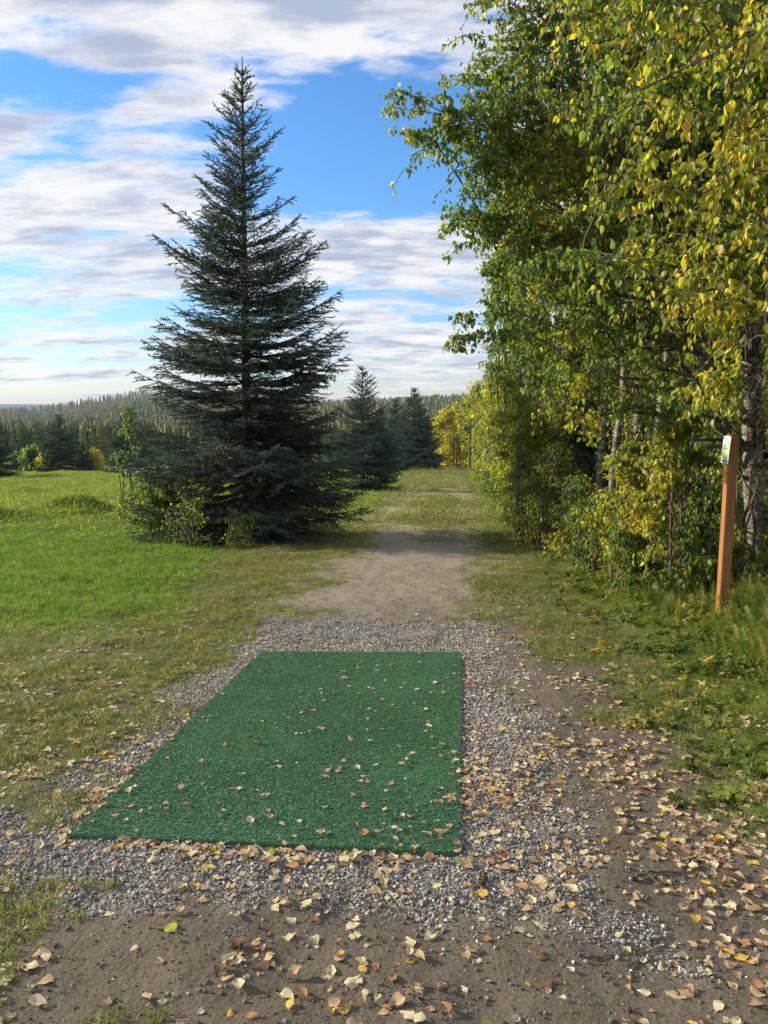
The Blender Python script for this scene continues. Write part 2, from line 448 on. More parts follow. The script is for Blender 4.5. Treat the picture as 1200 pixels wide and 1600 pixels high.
def ground_material():
    m, t, b = new_mat('ground_soil_and_turf')
    geo = N(t, 'ShaderNodeNewGeometry'); P = geo.outputs['Position']
    def at_(nm): return N(t, 'ShaderNodeAttribute', attribute_name=nm).outputs['Fac']
    def nz(scale, det=5, rough=0.6, vec=P):
        n = N(t, 'ShaderNodeTexNoise'); L(t, vec, n.inputs['Vector']); n.inputs['Scale'].default_value = scale
        n.inputs['Detail'].default_value = det; n.inputs['Roughness'].default_value = rough; return n.outputs[0]
    n_s, n_m, n_b = nz(60, 6), nz(9, 6), nz(1.1, 5)
    dirt = mixc(t, n_m, (0.125, 0.102, 0.072), (0.205, 0.172, 0.128))
    dirt = mixc(t, ramp(t, n_s, [(0.35, (0, 0, 0)), (0.7, (1, 1, 1))]), mixc(t, 1.0, dirt, (0.72, 0.70, 0.68), 'MULTIPLY'), dirt)
    path = mixc(t, n_m, (0.21, 0.175, 0.125), (0.34, 0.29, 0.225))
    yy = N(t, 'ShaderNodeSeparateXYZ'); L(t, P, yy.inputs[0])
    pf = N(t, 'ShaderNodeMapRange'); L(t, yy.outputs[1], pf.inputs[0]); pf.inputs[1].default_value = 6.5; pf.inputs[2].default_value = 8.5
    dirt = mixc(t, pf.outputs[0], dirt, path)
    vo = N(t, 'ShaderNodeTexVoronoi'); L(t, P, vo.inputs['Vector']); vo.inputs['Scale'].default_value = 75
    vr = N(t, 'ShaderNodeSeparateColor'); L(t, vo.outputs['Color'], vr.inputs[0])
    grav = ramp(t, vr.outputs[0], [(0, (0.11, 0.10, 0.085)), (0.5, (0.20, 0.185, 0.155)), (1, (0.34, 0.315, 0.27))])
    grass = mixc(t, n_m, (0.085, 0.095, 0.030), (0.145, 0.145, 0.055))
    gl = mixc(t, nz(2.5, 6, .7), (0.070, 0.120, 0.020), (0.14, 0.21, 0.032))
    worn = mixc(t, ramp(t, n_m, [(0.5, (0, 0, 0)), (0.72, (1, 1, 1))]), grass, (0.17, 0.14, 0.085))
    c = mixc(t, at_('lush'), worn, gl)
    mead = mixc(t, n_b, (0.13, 0.19, 0.026), (0.20, 0.255, 0.042))
    ff = N(t, 'ShaderNodeMapRange'); L(t, yy.outputs[1], ff.inputs[0]); ff.inputs[1].default_value = 17; ff.inputs[2].default_value = 26
    c = mixc(t, math_node(t, 'MULTIPLY', ff.outputs[0], at_('lush')), c, mead)
    track = mixc(t, nz(.8, 6, .7), (0.22, 0.22, 0.078), (0.42, 0.36, 0.21))
    c = mixc(t, at_('wear'), c, track)
    c = mixc(t, at_('dirt'), c, dirt); c = mixc(t, at_('gravel'), c, grav)
    # woodland floor on the far hillside
    wf = N(t, 'ShaderNodeMapRange'); L(t, yy.outputs[1], wf.inputs[0]); wf.inputs[1].default_value = 112; wf.inputs[2].default_value = 130
    c = mixc(t, wf.outputs[0], c, mixc(t, n_b, (0.035, 0.045, 0.022), (0.07, 0.075, 0.035)))
    L(t, c, b.inputs['Base Color']); b.inputs['Roughness'].default_value = 0.95; b.inputs['Specular IOR Level'].default_value = 0.15
    hgt = math_node(t, 'ADD', math_node(t, 'MULTIPLY', n_s, 0.5), math_node(t, 'MULTIPLY', n_m, 1.0))
    hgt = math_node(t, 'ADD', hgt, math_node(t, 'MULTIPLY', math_node(t, 'MULTIPLY', vo.outputs['Distance'], -1.0), at_('gravel')))
    bp = N(t, 'ShaderNodeBump'); L(t, hgt, bp.inputs['Height']); bp.inputs['Strength'].default_value = 0.8; bp.inputs['Distance'].default_value = 0.02
    L(t, bp.outputs[0], b.inputs['Normal'])
    return m


# ------------------------------------------------------------------ ground sheet
def axis(segs):
    out = [segs[0][0]]
    for a, b, st0, st1 in segs:
        n = max(2, int(round((b - a) / ((st0 + st1) / 2)))); w = np.linspace(st0, st1, n); w = np.cumsum(w); w = a + (b - a) * w / w[-1]
        out += list(w)
    return np.array(out)


xs = axis([(-6000, -200, 400, 20), (-200, -20, 14, 0.7), (-20, -4.5, 0.5, 0.08), (-4.5, 3.6, 0.035, 0.035), (3.6, 10, 0.06, 0.3), (10, 60, 0.4, 3), (60, 300, 4, 20), (300, 6000, 25, 400)])
ys = axis([(-60, 0.8, 6, 0.2), (0.8, 8, 0.035, 0.045), (8, 20, 0.06, 0.2), (20, 110, 0.25, 1.4), (110, 1000, 2, 30), (1000, 6000, 40, 300)])
gx, gy = np.meshgrid(xs, ys, indexing='ij')
gzv = gz(gx, gy)
gg, gd, gl_, gw = zones(gx, gy)
nx, ny = gx.shape
ii = (np.arange(nx - 1)[:, None] * ny + np.arange(ny - 1)[None]).ravel()
ground = mesh_obj('ground', np.stack([gx.ravel(), gy.ravel(), gzv.ravel()], -1), [np.stack([ii, ii + ny, ii + ny + 1, ii + 1], -1)], ground_material(), None, None, True,
                  {'gravel': gg.ravel(), 'dirt': gd.ravel(), 'lush': gl_.ravel(), 'wear': gw.ravel()})
tag(ground, 'sloping lawn with worn track, gravel bed and bare brown soil', kind='structure')

# blue ridge behind the forest
m, t, b = new_mat('distant_ridge'); b.inputs['Base Color'].default_value = (0.03, 0.05, 0.055, 1); b.inputs['Roughness'].default_value = 1
rx = np.linspace(-5200, 3600, 160); rows = []
for k, (yy_, hh) in enumerate(((4300, -60), (4450, -30), (4600, 0), (4750, -35))):
    top = 15 + 12 * (fbm(rx / 900, rx * 0 + 1, 91, 3) - .5) - 12 * sstep(-2100, -1300, rx)
    rows.append(np.stack([rx, rx * 0 + yy_, (top if hh == 0 else top + hh) - 22], -1))
RV = np.concatenate(rows); n = len(rx)
RF = np.concatenate([np.stack([np.arange(n - 1) + r * n, np.arange(1, n) + r * n, np.arange(1, n) + (r + 1) * n, np.arange(n - 1) + (r + 1) * n], -1) for r in range(3)])
tag(mesh_obj('hills', RV, [RF], m, smooth=True), 'long low blue ridge on the horizon', kind='structure')


# ------------------------------------------------------------------ conifers
def frames(D, roll):
    """orthonormal frames whose x axis is D"""
    D = D / (np.linalg.norm(D, axis=1)[:, None] + 1e-9)
    up = np.tile([0, 0, 1.0], (len(D), 1)); up[np.abs(D[:, 2]) > 0.95] = [1, 0, 0]
    A = np.cross(up, D); A /= np.linalg.norm(A, axis=1)[:, None] + 1e-9; B = np.cross(D, A)
    c, s = np.cos(roll)[:, None], np.sin(roll)[:, None]
    return D, A * c + B * s, B * c - A * s


def stamp(tmplV, tmplF, P, Dx, Dy, Dz, S, C=None):
    """copy a template mesh to many frames -> vertices, faces, colours"""
    n, k = len(P), len(tmplV)
    S = np.asarray(S, float)
    if S.ndim == 1: S = np.stack([S, S, S], -1)
    T = tmplV[None] * S[:, None]
    V = P[:, None] + T[..., 0:1] * Dx[:, None] + T[..., 1:2] * Dy[:, None] + T[..., 2:3] * Dz[:, None]
    F = tmplF[None] + (np.arange(n) * k)[:, None, None]
    cols = None if C is None else np.repeat(C, k, 0)
    return V.reshape(-1, 3), F.reshape(-1, tmplF.shape[1]), cols


def needle_template(nn, seed, nl=0.25, w=0.060):
    """a clothed shoot of unit length along x: needles point forward and out"""
    r = np.random.default_rng(seed); V = []; F = []
    for i in range(nn):
        x0 = (i + 0.3) / nn; th = i * 2.4 + r.uniform(-0.4, 0.4)
        o = np.array([0, math.cos(th), math.sin(th)]); sd = np.array([0, -math.sin(th), math.cos(th)])
        l = nl * r.uniform(0.8, 1.2)
        base = np.array([x0, 0, 0]); tip = base + np.array([l * 0.75, 0, 0]) + o * l * 0.8
        k = len(V); V += [base - sd * w - np.array([w, 0, 0]), base + sd * w + np.array([w, 0, 0]), tip]; F.append([k, k + 1, k + 2])
    return np.array(V), np.array(F)


PROFILE = ([0, .03, .13, .27, .44, .62, .8, .93, 1.0], [0.008, .05, .26, .46, .73, .94, 1.06, 1.10, 1.02])


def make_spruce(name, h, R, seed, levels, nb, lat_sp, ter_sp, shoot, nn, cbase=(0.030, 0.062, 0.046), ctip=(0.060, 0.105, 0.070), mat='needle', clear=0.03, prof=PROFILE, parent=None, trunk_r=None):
    r = np.random.default_rng(seed)
    P0 = []; P1 = []; tipw = []
    wood = MB()
    tr = trunk_r or h * 0.013
    lean = r.normal(0, 0.006 * h, 2)
    zt = np.linspace(0, h, 14)
    trunkP = np.stack([lean[0] * (zt / h) ** 2, lean[1] * (zt / h) ** 2, zt], -1)
    for lv in range(levels):
        f = (lv + 0.5 + r.uniform(-.3, .3)) / levels
        z = h * (clear + (1 - clear) * f ** 1.06); tdep = 1 - z / h
        if z > h * 0.985: continue
        Lm = R * np.interp(tdep, *prof)
        for bi in range(max(3, int(nb * (0.55 + 0.45 * min(1, tdep * 2.2))))):
            az = r.uniform(0, 2 * np.pi) if bi % 2 else (bi / nb * 2 * np.pi + lv * 1.3 + r.normal(0, .2))
            Lb = Lm * np.clip(r.normal(0.92, 0.19), 0.45, 1.22)
            if Lb < 0.05: continue
            a = np.interp(tdep, [0, .12, .35, .6, .85, 1], [1.5, 0.85, 0.42, 0.12, -0.08, -0.16]) + r.normal(0, .06)
            c2 = np.interp(tdep, [0, .35, .7, 1], [0.1, 0.12, 0.16, 0.02])
            ns = max(4, int(Lb / (shoot * 1.2)))
            s = np.linspace(0, 1, ns + 1)
            hor = Lb / math.sqrt(1 + a * a * 0.6)
            wob = r.normal(0, 0.03) * Lb
            pts = np.stack([np.cos(az) * hor * s - np.sin(az) * wob * s * s, np.sin(az) * hor * s + np.cos(az) * wob * s * s,
                            z + hor * (a * s - 0.22 * s * (1 - s) * (1 if tdep > .3 else 0) + c2 * s * s)], -1)
            pts[:, :2] += np.array([np.interp(z, zt, trunkP[:, 0]), np.interp(z, zt, trunkP[:, 1])])
            wood.tube(pts, np.linspace(max(0.004, 0.010 * Lb + 0.004), 0.002, ns + 1), 3, cap=False)
            i0 = max(0, int(ns * 0.08))
            P0 += list(pts[i0:-1]); P1 += list(pts[i0 + 1:]); tipw += list(s[i0:-1])
            out = (pts[-1] - pts[0]); out /= np.linalg.norm(out) + 1e-9; side = np.cross([0, 0, 1.0], out); side /= np.linalg.norm(side) + 1e-9
            nlat = max(2, int(Lb * 0.9 / lat_sp))
            for k in range(nlat):
                sk = 0.05 + 0.93 * (k + r.uniform(0, .7)) / nlat
                if sk >= 1: continue
                pb = np.array([np.interp(sk, s, pts[:, q]) for q in range(3)])
                ll = (np.interp(tdep, [0, .3, .55], [.28, .38, .52]) * Lb * (1 - sk) ** 0.8 * min(1, 0.45 + sk * 2) + shoot * 0.8) * r.uniform(.65, 1.15)
                for sg in ((1, -1) if r.random() < 0.85 else (r.choice([-1, 1]),)):
                    d = out * r.uniform(.55, .9) + sg * side * r.uniform(.6, .9) + np.array([0, 0, r.uniform(-.18, .12)])
                    d /= np.linalg.norm(d)
                    nsl = max(1, int(ll / shoot)); sl = np.linspace(0, 1, nsl + 1)
                    lp = pb + d * ll * sl[:, None] + np.array([0, 0, 1.0]) * (-0.22 * ll * sl * (1 - sl) - (0.16 if tdep > .45 else -0.05) * ll * sl ** 2)[:, None]
                    P0 += list(lp[:-1]); P1 += list(lp[1:]); tipw += list(np.clip(sk + sl[:-1] * .5, 0, 1))
                    nt_ = int(ll / ter_sp)
                    for q in range(nt_):
                        sq = (q + r.uniform(.3, .9)) / max(1, nt_)
                        if sq > 1: continue
                        p = np.array([np.interp(sq, sl, lp[:, w_]) for w_ in range(3)])
                        dd = d * .7 + np.cross([0, 0, 1.0], d) * r.choice([-1, 1]) * r.uniform(.4, .9) + np.array([0, 0, r.uniform(-.55 if tdep > .3 else -.1, .25)])
                        dd /= np.linalg.norm(dd); l3 = shoot * r.uniform(.7, 1.35)
                        P0.append(p); P1.append(p + dd * l3); tipw.append(min(1, sk + .3))
    P0 = np.array(P0); P1 = np.array(P1); tipw = np.array(tipw)
    # leader
    zz = np.linspace(h * 0.93, h * 1.0, 6)
    lx = np.interp(zz, zt, trunkP[:, 0]); ly = np.interp(zz, zt, trunkP[:, 1])
    lead = np.stack([lx, ly, zz], -1); P0 = np.concatenate([P0, lead[:-1]]); P1 = np.concatenate([P1, lead[1:]]); tipw = np.concatenate([tipw, np.ones(5)])
    D = P1 - P0; Ls = np.linalg.norm(D, axis=1)
    V = []; F = []; C = []; nv = 0
    for v_ in range(4):
        sel = np.arange(v_, len(P0), 4)
        tv, tf = needle_template(nn, seed * 7 + v_)
        Dx, Dy, Dz = frames(D[sel], r.uniform(0, 6.28, len(sel)))
        w_ = np.clip(Ls[sel] / shoot, .35, 1.4)
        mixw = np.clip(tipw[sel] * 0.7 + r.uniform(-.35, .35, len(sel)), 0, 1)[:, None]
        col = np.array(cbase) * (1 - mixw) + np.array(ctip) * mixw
        a_, b_, c_ = stamp(tv, tf, P0[sel], Dx, Dy, Dz, np.stack([Ls[sel], np.full(len(sel), shoot), np.full(len(sel), shoot)], -1), col)
        V.append(a_); F.append(b_ + nv); C.append(c_); nv += len(a_)
    print('shoots', name, len(P0), 'tris', len(P0) * nn)
    root = parent or bpy.data.objects.new(name, None)
    if parent is None: ROOT.objects.link(root)
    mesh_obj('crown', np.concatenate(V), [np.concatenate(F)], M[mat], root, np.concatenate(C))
    tm = MB(); tm.tube(trunkP, tr * (1 - zt / h) ** 0.8 + 0.006, 8); tm.build('trunk', M['bark_spruce'], root, True)
    wood.build('branches', M['bark_spruce'], root)
    return root


def copy_tree(o, loc, rz, sc, label=None, cat=None, group=None):
    c = o.copy(); ROOT.objects.link(c); c.location = loc; c.rotation_euler = (0, 0, rz)
    c.scale = (sc, sc, sc) if np.isscalar(sc) else sc
    for ch in o.children:
        k = ch.copy(); ROOT.objects.link(k); k.parent = c
    return tag(c, label, cat, group)


def gloc(x, y, dz=0.0):
    return (float(x), float(y), float(gz(x, y)) + dz)


# the big spruce
bx0 = at(405, 835, 15.2)
big_sp = make_spruce('spruce_tree', 9.15, 1.97, 3, 50, 8, 0.115, 0.080, 0.115, 15, cbase=(0.045, 0.058, 0.040), ctip=(0.085, 0.140, 0.098), clear=.010)
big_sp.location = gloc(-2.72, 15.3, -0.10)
tag(big_sp, 'tallest dark blue green spruce left of the dirt track', 'tree', 'spruces standing on the lawn')
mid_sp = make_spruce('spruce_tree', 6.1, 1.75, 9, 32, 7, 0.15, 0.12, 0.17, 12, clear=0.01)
mid_sp.location = gloc(-1.0, 37.0, -0.05)
tag(mid_sp, 'smaller pointed spruce just right of and behind the big spruce', 'tree', 'spruces standing on the lawn')
sp3 = make_spruce('spruce_tree', 9.5, 3.0, 17, 28, 7, 0.26, 0.22, 0.34, 12, clear=0.005)
sp3.location = gloc(3.4, 88.0, -0.1)
tag(sp3, 'tall full spruce at the far end of the lawn left of the yellow trees', 'tree', 'spruces at the far end of the lawn')
for (px, Yd, hh, wd, lab, grp) in [
        (655, 86, 0.80, 1.05, 'short wide dark spruce in front of the tall one at the lawn end', 'spruces at the far end of the lawn'),
        (618, 92, 0.90, 0.9, 'dark spruce half hidden at the left of the pair by the lawn end', 'spruces at the far end of the lawn'),
        (596, 70, 0.62, 0.9, 'low dark spruce behind the smaller pointed spruce', 'spruces at the far end of the lawn'),
        (92, 84, 0.66, 1.25, 'broad dark spruce standing alone at the meadow edge on the left', 'spruces along the meadow edge'),
        (-14, 60, 0.60, 1.0, 'dark spruce cut by the left border of the photo', 'spruces along the meadow edge'),
        (203, 78, 0.72, 1.2, 'grey green spruce partly behind the leafy shrub beside the big spruce', 'spruces along the meadow edge'),
        (128, 82, 0.34, 1.0, 'little spruce right of the broad meadow edge spruce', 'spruces along the meadow edge'),
        (36, 88, 0.50, 0.85, 'slim spruce left of the broad meadow edge spruce', 'spruces along the meadow edge')]:
    x = (px - 600) / FPX * Yd * 0.995
    copy_tree(sp3, gloc(x, Yd, -0.1), random.uniform(0, 6), (hh * wd, hh * wd, hh), lab, 'tree', grp)


# ------------------------------------------------------------------ far forest: thin spires
def spire(seed, h=1.0, r0=0.13, col=None):
    r = np.random.default_rng(seed); mb = MB(); tiers = 9
    V = []; F = []
    for k in range(tiers):
        z0 = 0.04 + 0.92 * k / tiers; rr = r0 * (1 - k / tiers) ** 0.8 * r.uniform(.75, 1.15) + 0.012
        zt_ = z0 + 0.92 / tiers * 1.9; sides = 7; n0 = len(V)
        for s in range(sides):
            a = (s + r.uniform(-.3, .3)) * 2 * np.pi / sides + k; q = rr * r.uniform(.6, 1.25)
            V.append([math.cos(a) * q, math.sin(a) * q, z0 + r.uniform(-.02, .015)])
        V.append([0, 0, min(1.0, zt_)])
        for s in range(sides):
            F.append([n0 + s, n0 + (s + 1) % sides, n0 + sides])
    mb.add(np.array(V), np.array(F)); mb.tube([[0, 0, -0.1], [0, 0, .3]], 0.012, 4)
    return mb


sp_src = [src_mesh(spire(100 + k, r0=q), M['far_needle']) for k, q in enumerate((0.10, 0.13, 0.16, 0.19))]
P = []; S = []
r = np.random.default_rng(77)
for k in range(15000):
    Yd = 112 + 1500 * r.random() ** 2.0
    pxx = r.uniform(-80, 830) if r.random() < 0.8 else r.uniform(-500, 1500)
    P.append(((pxx - 600) / FPX * Yd, Yd)); S.append(r.uniform(6.0, 11.5) * (0.62 if Yd < 190 else .85 if Yd < 300 else 1) * (1.0 + 0.25 * (Yd > 500)))
P = np.array(P); S = np.array(S)
for ridge_y in (880, 905, 930, 600, 620):
    k = 420; q = np.stack([r.uniform(-700, 300, k) * (ridge_y / 900), ridge_y + r.uniform(-12, 12, k)], -1)
    P = np.concatenate([P, q]); S = np.concatenate([S, r.uniform(8, 13, k)])
keep = (P[:, 1] > 125) | (P[:, 0] < 30)
P = P[keep]; S = S[keep]
near = np.argsort(P[:, 1])
front = [i for i in near if P[i, 1] < 215 and -80 < 600 + FPX * P[i, 0] / P[i, 1] < 740][:110]
fs = set(front)
rest = np.array([i for i in range(len(P)) if i not in fs])
P3 = np.stack([P[:, 0], P[:, 1], gz(P[:, 0], P[:, 1]) - 0.3], -1)
wS = S * r.uniform(.8, 1.25, len(S))
scatter('spruce_forest', P3[rest], np.stack([r.normal(0, .03, len(rest)), r.normal(0, .03, len(rest)), r.uniform(0, 6, len(rest))], -1),
        np.stack([wS, wS, S], -1)[rest], sp_src, 'far wood of thin spruces covering the valley and hillside')
fg = None
for k, i in enumerate(front):
    px_ = 600 + FPX * P[i, 0] / P[i, 1]
    side = 'left of the big spruce' if px_ < 400 else 'between the big spruce and the birches'
    spots_ = [(0, 'outside the left border'), (22, 'at the left border'), (45, 'just inside the left border'), (70, 'left of the broad meadow spruce'), (92, 'behind the left half of the broad meadow spruce'), (115, 'behind its right half'),
              (135, 'right of the broad meadow spruce'), (160, 'above the small orange birch'), (185, 'left of the grey green spruce'), (215, 'behind the thin leafed shrub'), (400, 'behind the big spruce left side'),
              (520, 'behind the big spruce right side'), (570, 'behind the smaller pointed spruce'), (610, 'right of the smaller pointed spruce'), (640, 'left of the lawn end spruces'), (670, 'above the lawn end spruces'), (700, 'right of the lawn end spruces'), (2000, 'behind the yellow birches')]
    sp_w = next(w for a_, w in spots_ if px_ < a_)
    lab_ = '%s %s valley spruce %s' % ('tall' if S[i] > 7.4 else 'middling' if S[i] > 5.7 else 'short', 'broad' if wS[i] / S[i] > 1.05 else 'thin' if wS[i] / S[i] < .92 else 'slim', sp_w)
    o = link('thin_spruce', sp_src[k % 4], None, tuple(P3[i])); o.scale = (wS[i], wS[i], S[i]); o.rotation_euler = (0, 0, k)
    tag(o, lab_, 'tree', 'thin spruces in the front of the valley wood ' + side)


# ------------------------------------------------------------------ broadleaf trees
def leaf_template(detail=2, fold=0.18, curl=0.1):
    """ovate pointed leaf of unit length along x, blade in xy"""
    if detail == 0:
        V = np.array([[0, 0, 0], [.45, .34, fold * .5], [1, 0, -curl], [.45, -.34, fold * .5]]); F = np.array([[0, 1, 2], [0, 2, 3]])
    elif detail == 1:
        V = np.array([[0, 0, 0], [.30, .38, fold], [.68, .24, fold * .6], [1, 0, -curl], [.68, -.24, fold * .6], [.30, -.38, fold], [.5, 0, 0]])
        F = np.array([[0, 6, 1], [1, 6, 2], [2, 6, 3], [3, 6, 4], [4, 6, 5], [5, 6, 0]])
    else:
        xs_ = [0.01, .10, .28, .50, .74, .92]; ws = [.10, .27, .37, .33, .18, .05]
        V = [[-.02, 0, 0]]; n = len(xs_)
        for x_, w_ in zip(xs_, ws): V += [[x_, w_, fold * w_ * 2], [x_ + .03, 0, -curl * x_ * x_], [x_, -w_, fold * w_ * 2]]
        V.append([1.05, 0, -curl * 1.1]); F = [[0, 1, 2], [0, 2, 3]]
        for k in range(n - 1):
            a = 1 + 3 * k
            for q in (0, 1): F += [[a + q, a + q + 3, a + q + 4], [a + q, a + q + 4, a + q + 1]]
        a = 1 + 3 * (n - 1); e = len(V) - 1; F += [[a, e, a + 1], [a + 1, e, a + 2]]
        V = np.array(V, float); F = np.array(F)
        # flip so that every face winds alike
        F = F[:, ::-1]
    return np.array(V, float), np.array(F)


GREENS = np.array([[0.075, 0.130, 0.026], [0.105, 0.160, 0.030], [0.135, 0.180, 0.034], [0.06, 0.105, 0.032]])
YELL = np.array([[0.38, 0.35, 0.04], [0.34, 0.33, 0.05], [0.44, 0.37, 0.05], [0.27, 0.28, 0.04], [0.40, 0.28, 0.05]])
MIDS = np.array([[0.16, 0.19, 0.03], [0.21, 0.22, 0.035]])


def leaf_colours(n, yellow, r, key=None):
    """key: a smooth 0..1 field so that yellow comes in sprays"""
    k = r.random(n) if key is None else np.clip(key * 0.75 + r.random(n) * 0.5 - 0.125, 0, 1)
    g = GREENS[r.integers(0, 4, n)]; y = YELL[r.integers(0, 5, n)]; m_ = MIDS[r.integers(0, 2, n)]
    out = g.copy(); a = k > 1 - yellow; b = (k > 1 - yellow * 1.9) & ~a
    out[a] = y[a]; out[b] = m_[b]
    return out * r.uniform(.85, 1.45, (n, 1))


def bez(a, b, sag, n, r, wob=0.05):
    s = np.linspace(0, 1, n)[:, None]; Ld = np.linalg.norm(b - a)
    p = a + (b - a) * s + np.array([0, 0, 1.0]) * sag * Ld * (4 * s * (1 - s))
    nz = r.normal(0, wob * Ld, (n, 3)) * np.sin(s * np.pi) * 0.5
    return p + nz


def broadleaf(name, base, trunk_pts, trunk_r, targets, r, leaves_per_twig, leaf_len, yellow, detail, label, cat='tree', group=None,
              twigs=14, twig_len=0.5, droop=0.5, parts=0, bark='bark_birch', limb_r=0.02, stems=None, spread=1.0):
    """targets: crown clump centres (world, radius); a limb runs from the trunk to each, hung with twigs and leaves"""
    root = thing(name, label, cat, tuple(float(q) for q in base), 0, group)
    B = np.array(base, float)
    tp = np.array(trunk_pts, float)
    tm = MB(); n = len(tp); ti = np.linspace(0, 1, n); tt = np.linspace(0, 1, n * 4)
    sm = np.stack([np.interp(tt, ti, tp[:, q]) for q in range(3)], -1); sm[1:-1] = (sm[:-2] + sm[1:-1] * 2 + sm[2:]) / 4
    tm.tube(sm - B, trunk_r * (1 - tt * 0.75), 10); tm.build('trunk', M[bark], root, True)
    if stems:
        for s in stems:
            q = MB(); q.tube(np.array(s) - B, np.linspace(trunk_r, trunk_r * .3, len(s)), 6); q.build('stem', M[bark], root, True)
    allP = []; allD = []; allK = []; ends = []
    tw = MB()
    for c, rad in targets:
        c = np.array(c, float)
        # attach lower on the trunk than the clump
        cand = sm[:, 2]; dz = c[2] - 0.35 * np.hypot(*(c[:2] - tp[-1][:2]))
        j = int(np.argmin(np.abs(cand - dz))); a = sm[min(j, len(sm) - 1)]
        Ld = np.linalg.norm(c - a)
        lp = bez(a, c, 0.10, 9, r, .13); ends.append((a, c, lp))
        lm = MB(); lm.tube(lp - B, np.linspace(min(limb_r * (0.5 + 0.3 * Ld), trunk_r * .6), 0.0015, 9), 5)
        if detail: lm.build('limb', M['bark_twig'] if Ld < 3 else M[bark], root, True)
        else:
            for V_, F_ in ((lm.V, lm.F4),):
                tw.add(V_[0], F_[0])
        for k in range(twigs):
            s = r.uniform(0.35, 1.0) ** 0.7; p = np.array([np.interp(s, np.linspace(0, 1, 9), lp[:, q]) for q in range(3)])
            d = r.normal(0, 1, 3); d /= np.linalg.norm(d); d[2] = d[2] * 0.6; out = (c - a) / (Ld + 1e-6)
            e = p + (d * rad * spread * r.uniform(.4, 1.0) + out * rad * .35 * r.random())
            e[2] -= droop * rad * r.uniform(.1, .9)
            tp_ = bez(p, e, 0.14, 6, r, .08); tw.tube(tp_ - B, np.linspace(0.006 if detail else 0.012, 0.0018, 6), 3, cap=False)
            for q in range(int(leaves_per_twig * r.uniform(.6, 1.3))):
                sl = r.uniform(.15, 1.03) if q else 1.02; pl = np.array([np.interp(min(sl, 1), np.linspace(0, 1, 6), tp_[:, w_]) for w_ in range(3)])
                off = r.normal(0, 1, 3); off /= np.linalg.norm(off)
                pl = pl + off * leaf_len * r.uniform(.2, 1.1) * (1 if detail else 2.2)
                allP.append(pl); allD.append(off * .55 + np.array([0, 0, -0.75 - .3 * r.random()]) + (e - p) * .3)
                allK.append(0)
    CLEAR = (1098, 1168, 655, 965, 6.6)
    for a_, c_, e_ in ends:
        for q in range(int(leaves_per_twig * (1.2 + 1.6 * (detail > 0) * min(1.5, np.linalg.norm(c_ - a_) / 2)))):
            sl = 1.0 - .55 * r.random() ** 1.5; allP.append(np.array([np.interp(sl, np.linspace(0, 1, 9), e_[:, w_]) for w_ in range(3)]) + r.normal(0, leaf_len * .6, 3)); allD.append(r.normal(0, .5, 3) + [0, 0, -.8])
    allP = np.array(allP); allD = np.array(allD)
    pxx, pyy, _z = project(allP); okk = ~((pxx > CLEAR[0]) & (pxx < CLEAR[1]) & (pyy > CLEAR[2]) & (pyy < CLEAR[3]) & (allP[:, 1] < CLEAR[4]))
    okk &= ~((pxx > 1158) & (pxx < 1196) & (pyy > 500) & (pyy < 850) & (allP[:, 1] < 8.5))
    allP, allD = allP[okk], allD[okk]
    nL = len(allP)
    key = fbm(allP[:, 0] * 1.1 + 50, (allP[:, 2] + allP[:, 1]) * 1.1 + 50, int(r.integers(0, 99)), 3)
    key = (key - key.min()) / (np.ptp(key) + 1e-6)
    C = leaf_colours(nL, yellow, r, key)
    ln = leaf_len * r.uniform(.5, 1.2, nL)
    single = np.zeros(nL, bool)
    if parts:
        px_, py_, zz_ = project(allP)
        ok = (px_ > 5) & (px_ < 1195) & (py_ > 5) & (py_ < 1500)
        score = np.where(ok, ln / zz_, 0); single[np.argsort(-score)[:parts]] = True
        single &= score > 0
    Dx, Dy, Dz = frames(allD, r.uniform(0, 6.28, nL))
    tv, tf = leaf_template(detail, 0.16, 0.14)
    ms = ~single
    V, F, cc = stamp(tv, tf, (allP - B)[ms], Dx[ms], Dy[ms], Dz[ms], np.stack([ln, ln * r.uniform(.7, 1.15, nL), ln * r.uniform(-1.4, 2.2, nL)], -1)[ms], C[ms])
    mesh_obj('foliage', V, [F], M['leaf'], root, cc)['kind'] = 'stuff'
    if parts:
        lib = {}
        tv2, tf2 = leaf_template(2, 0.16, 0.16)
        for i in np.nonzero(single)[0]:
            key_ = tuple(np.round(C[i] / 0.03).astype(int))
            if key_ not in lib:
                o = mesh_obj('leaf', tv2, [tf2], M['leaf'], root, np.tile(C[i], (len(tv2), 1)), True); lib[key_] = o.data
            else:
                o = link('leaf', lib[key_], root)
            mt = Matrix((Dx[i], Dy[i], Dz[i])).transposed().to_4x4(); mt.translation = Vector(allP[i] - B)
            s = float(ln[i]); o.matrix_local = mt @ Matrix.Scale(s, 4)
    if tw.n: tw.build('twigs', M['bark_twig'], root)['kind'] = 'stuff'
    return root


LEFT = ([0, 60, 120, 200, 245, 290, 330, 380, 430, 480, 540, 580, 640, 700, 760], [745, 735, 700, 690, 735, 760, 745, 775, 790, 790, 790, 790, 800, 820, 850])


def clumps(n, pxr, pyr, Yr, rad, r, minleft=True):
    out = []; tries = 0
    while len(out) < n and tries < n * 40:
        tries += 1
        px = r.uniform(*pxr); py = r.uniform(*pyr); Yd = r.uniform(*Yr)
        rd = rad * r.uniform(.7, 1.25)
        if minleft and px - rd * FPX / Yd * 0.8 < np.interp(py, *LEFT): continue
        out.append((at(px, py, Yd), rd))
    return out


r = np.random.default_rng(21)
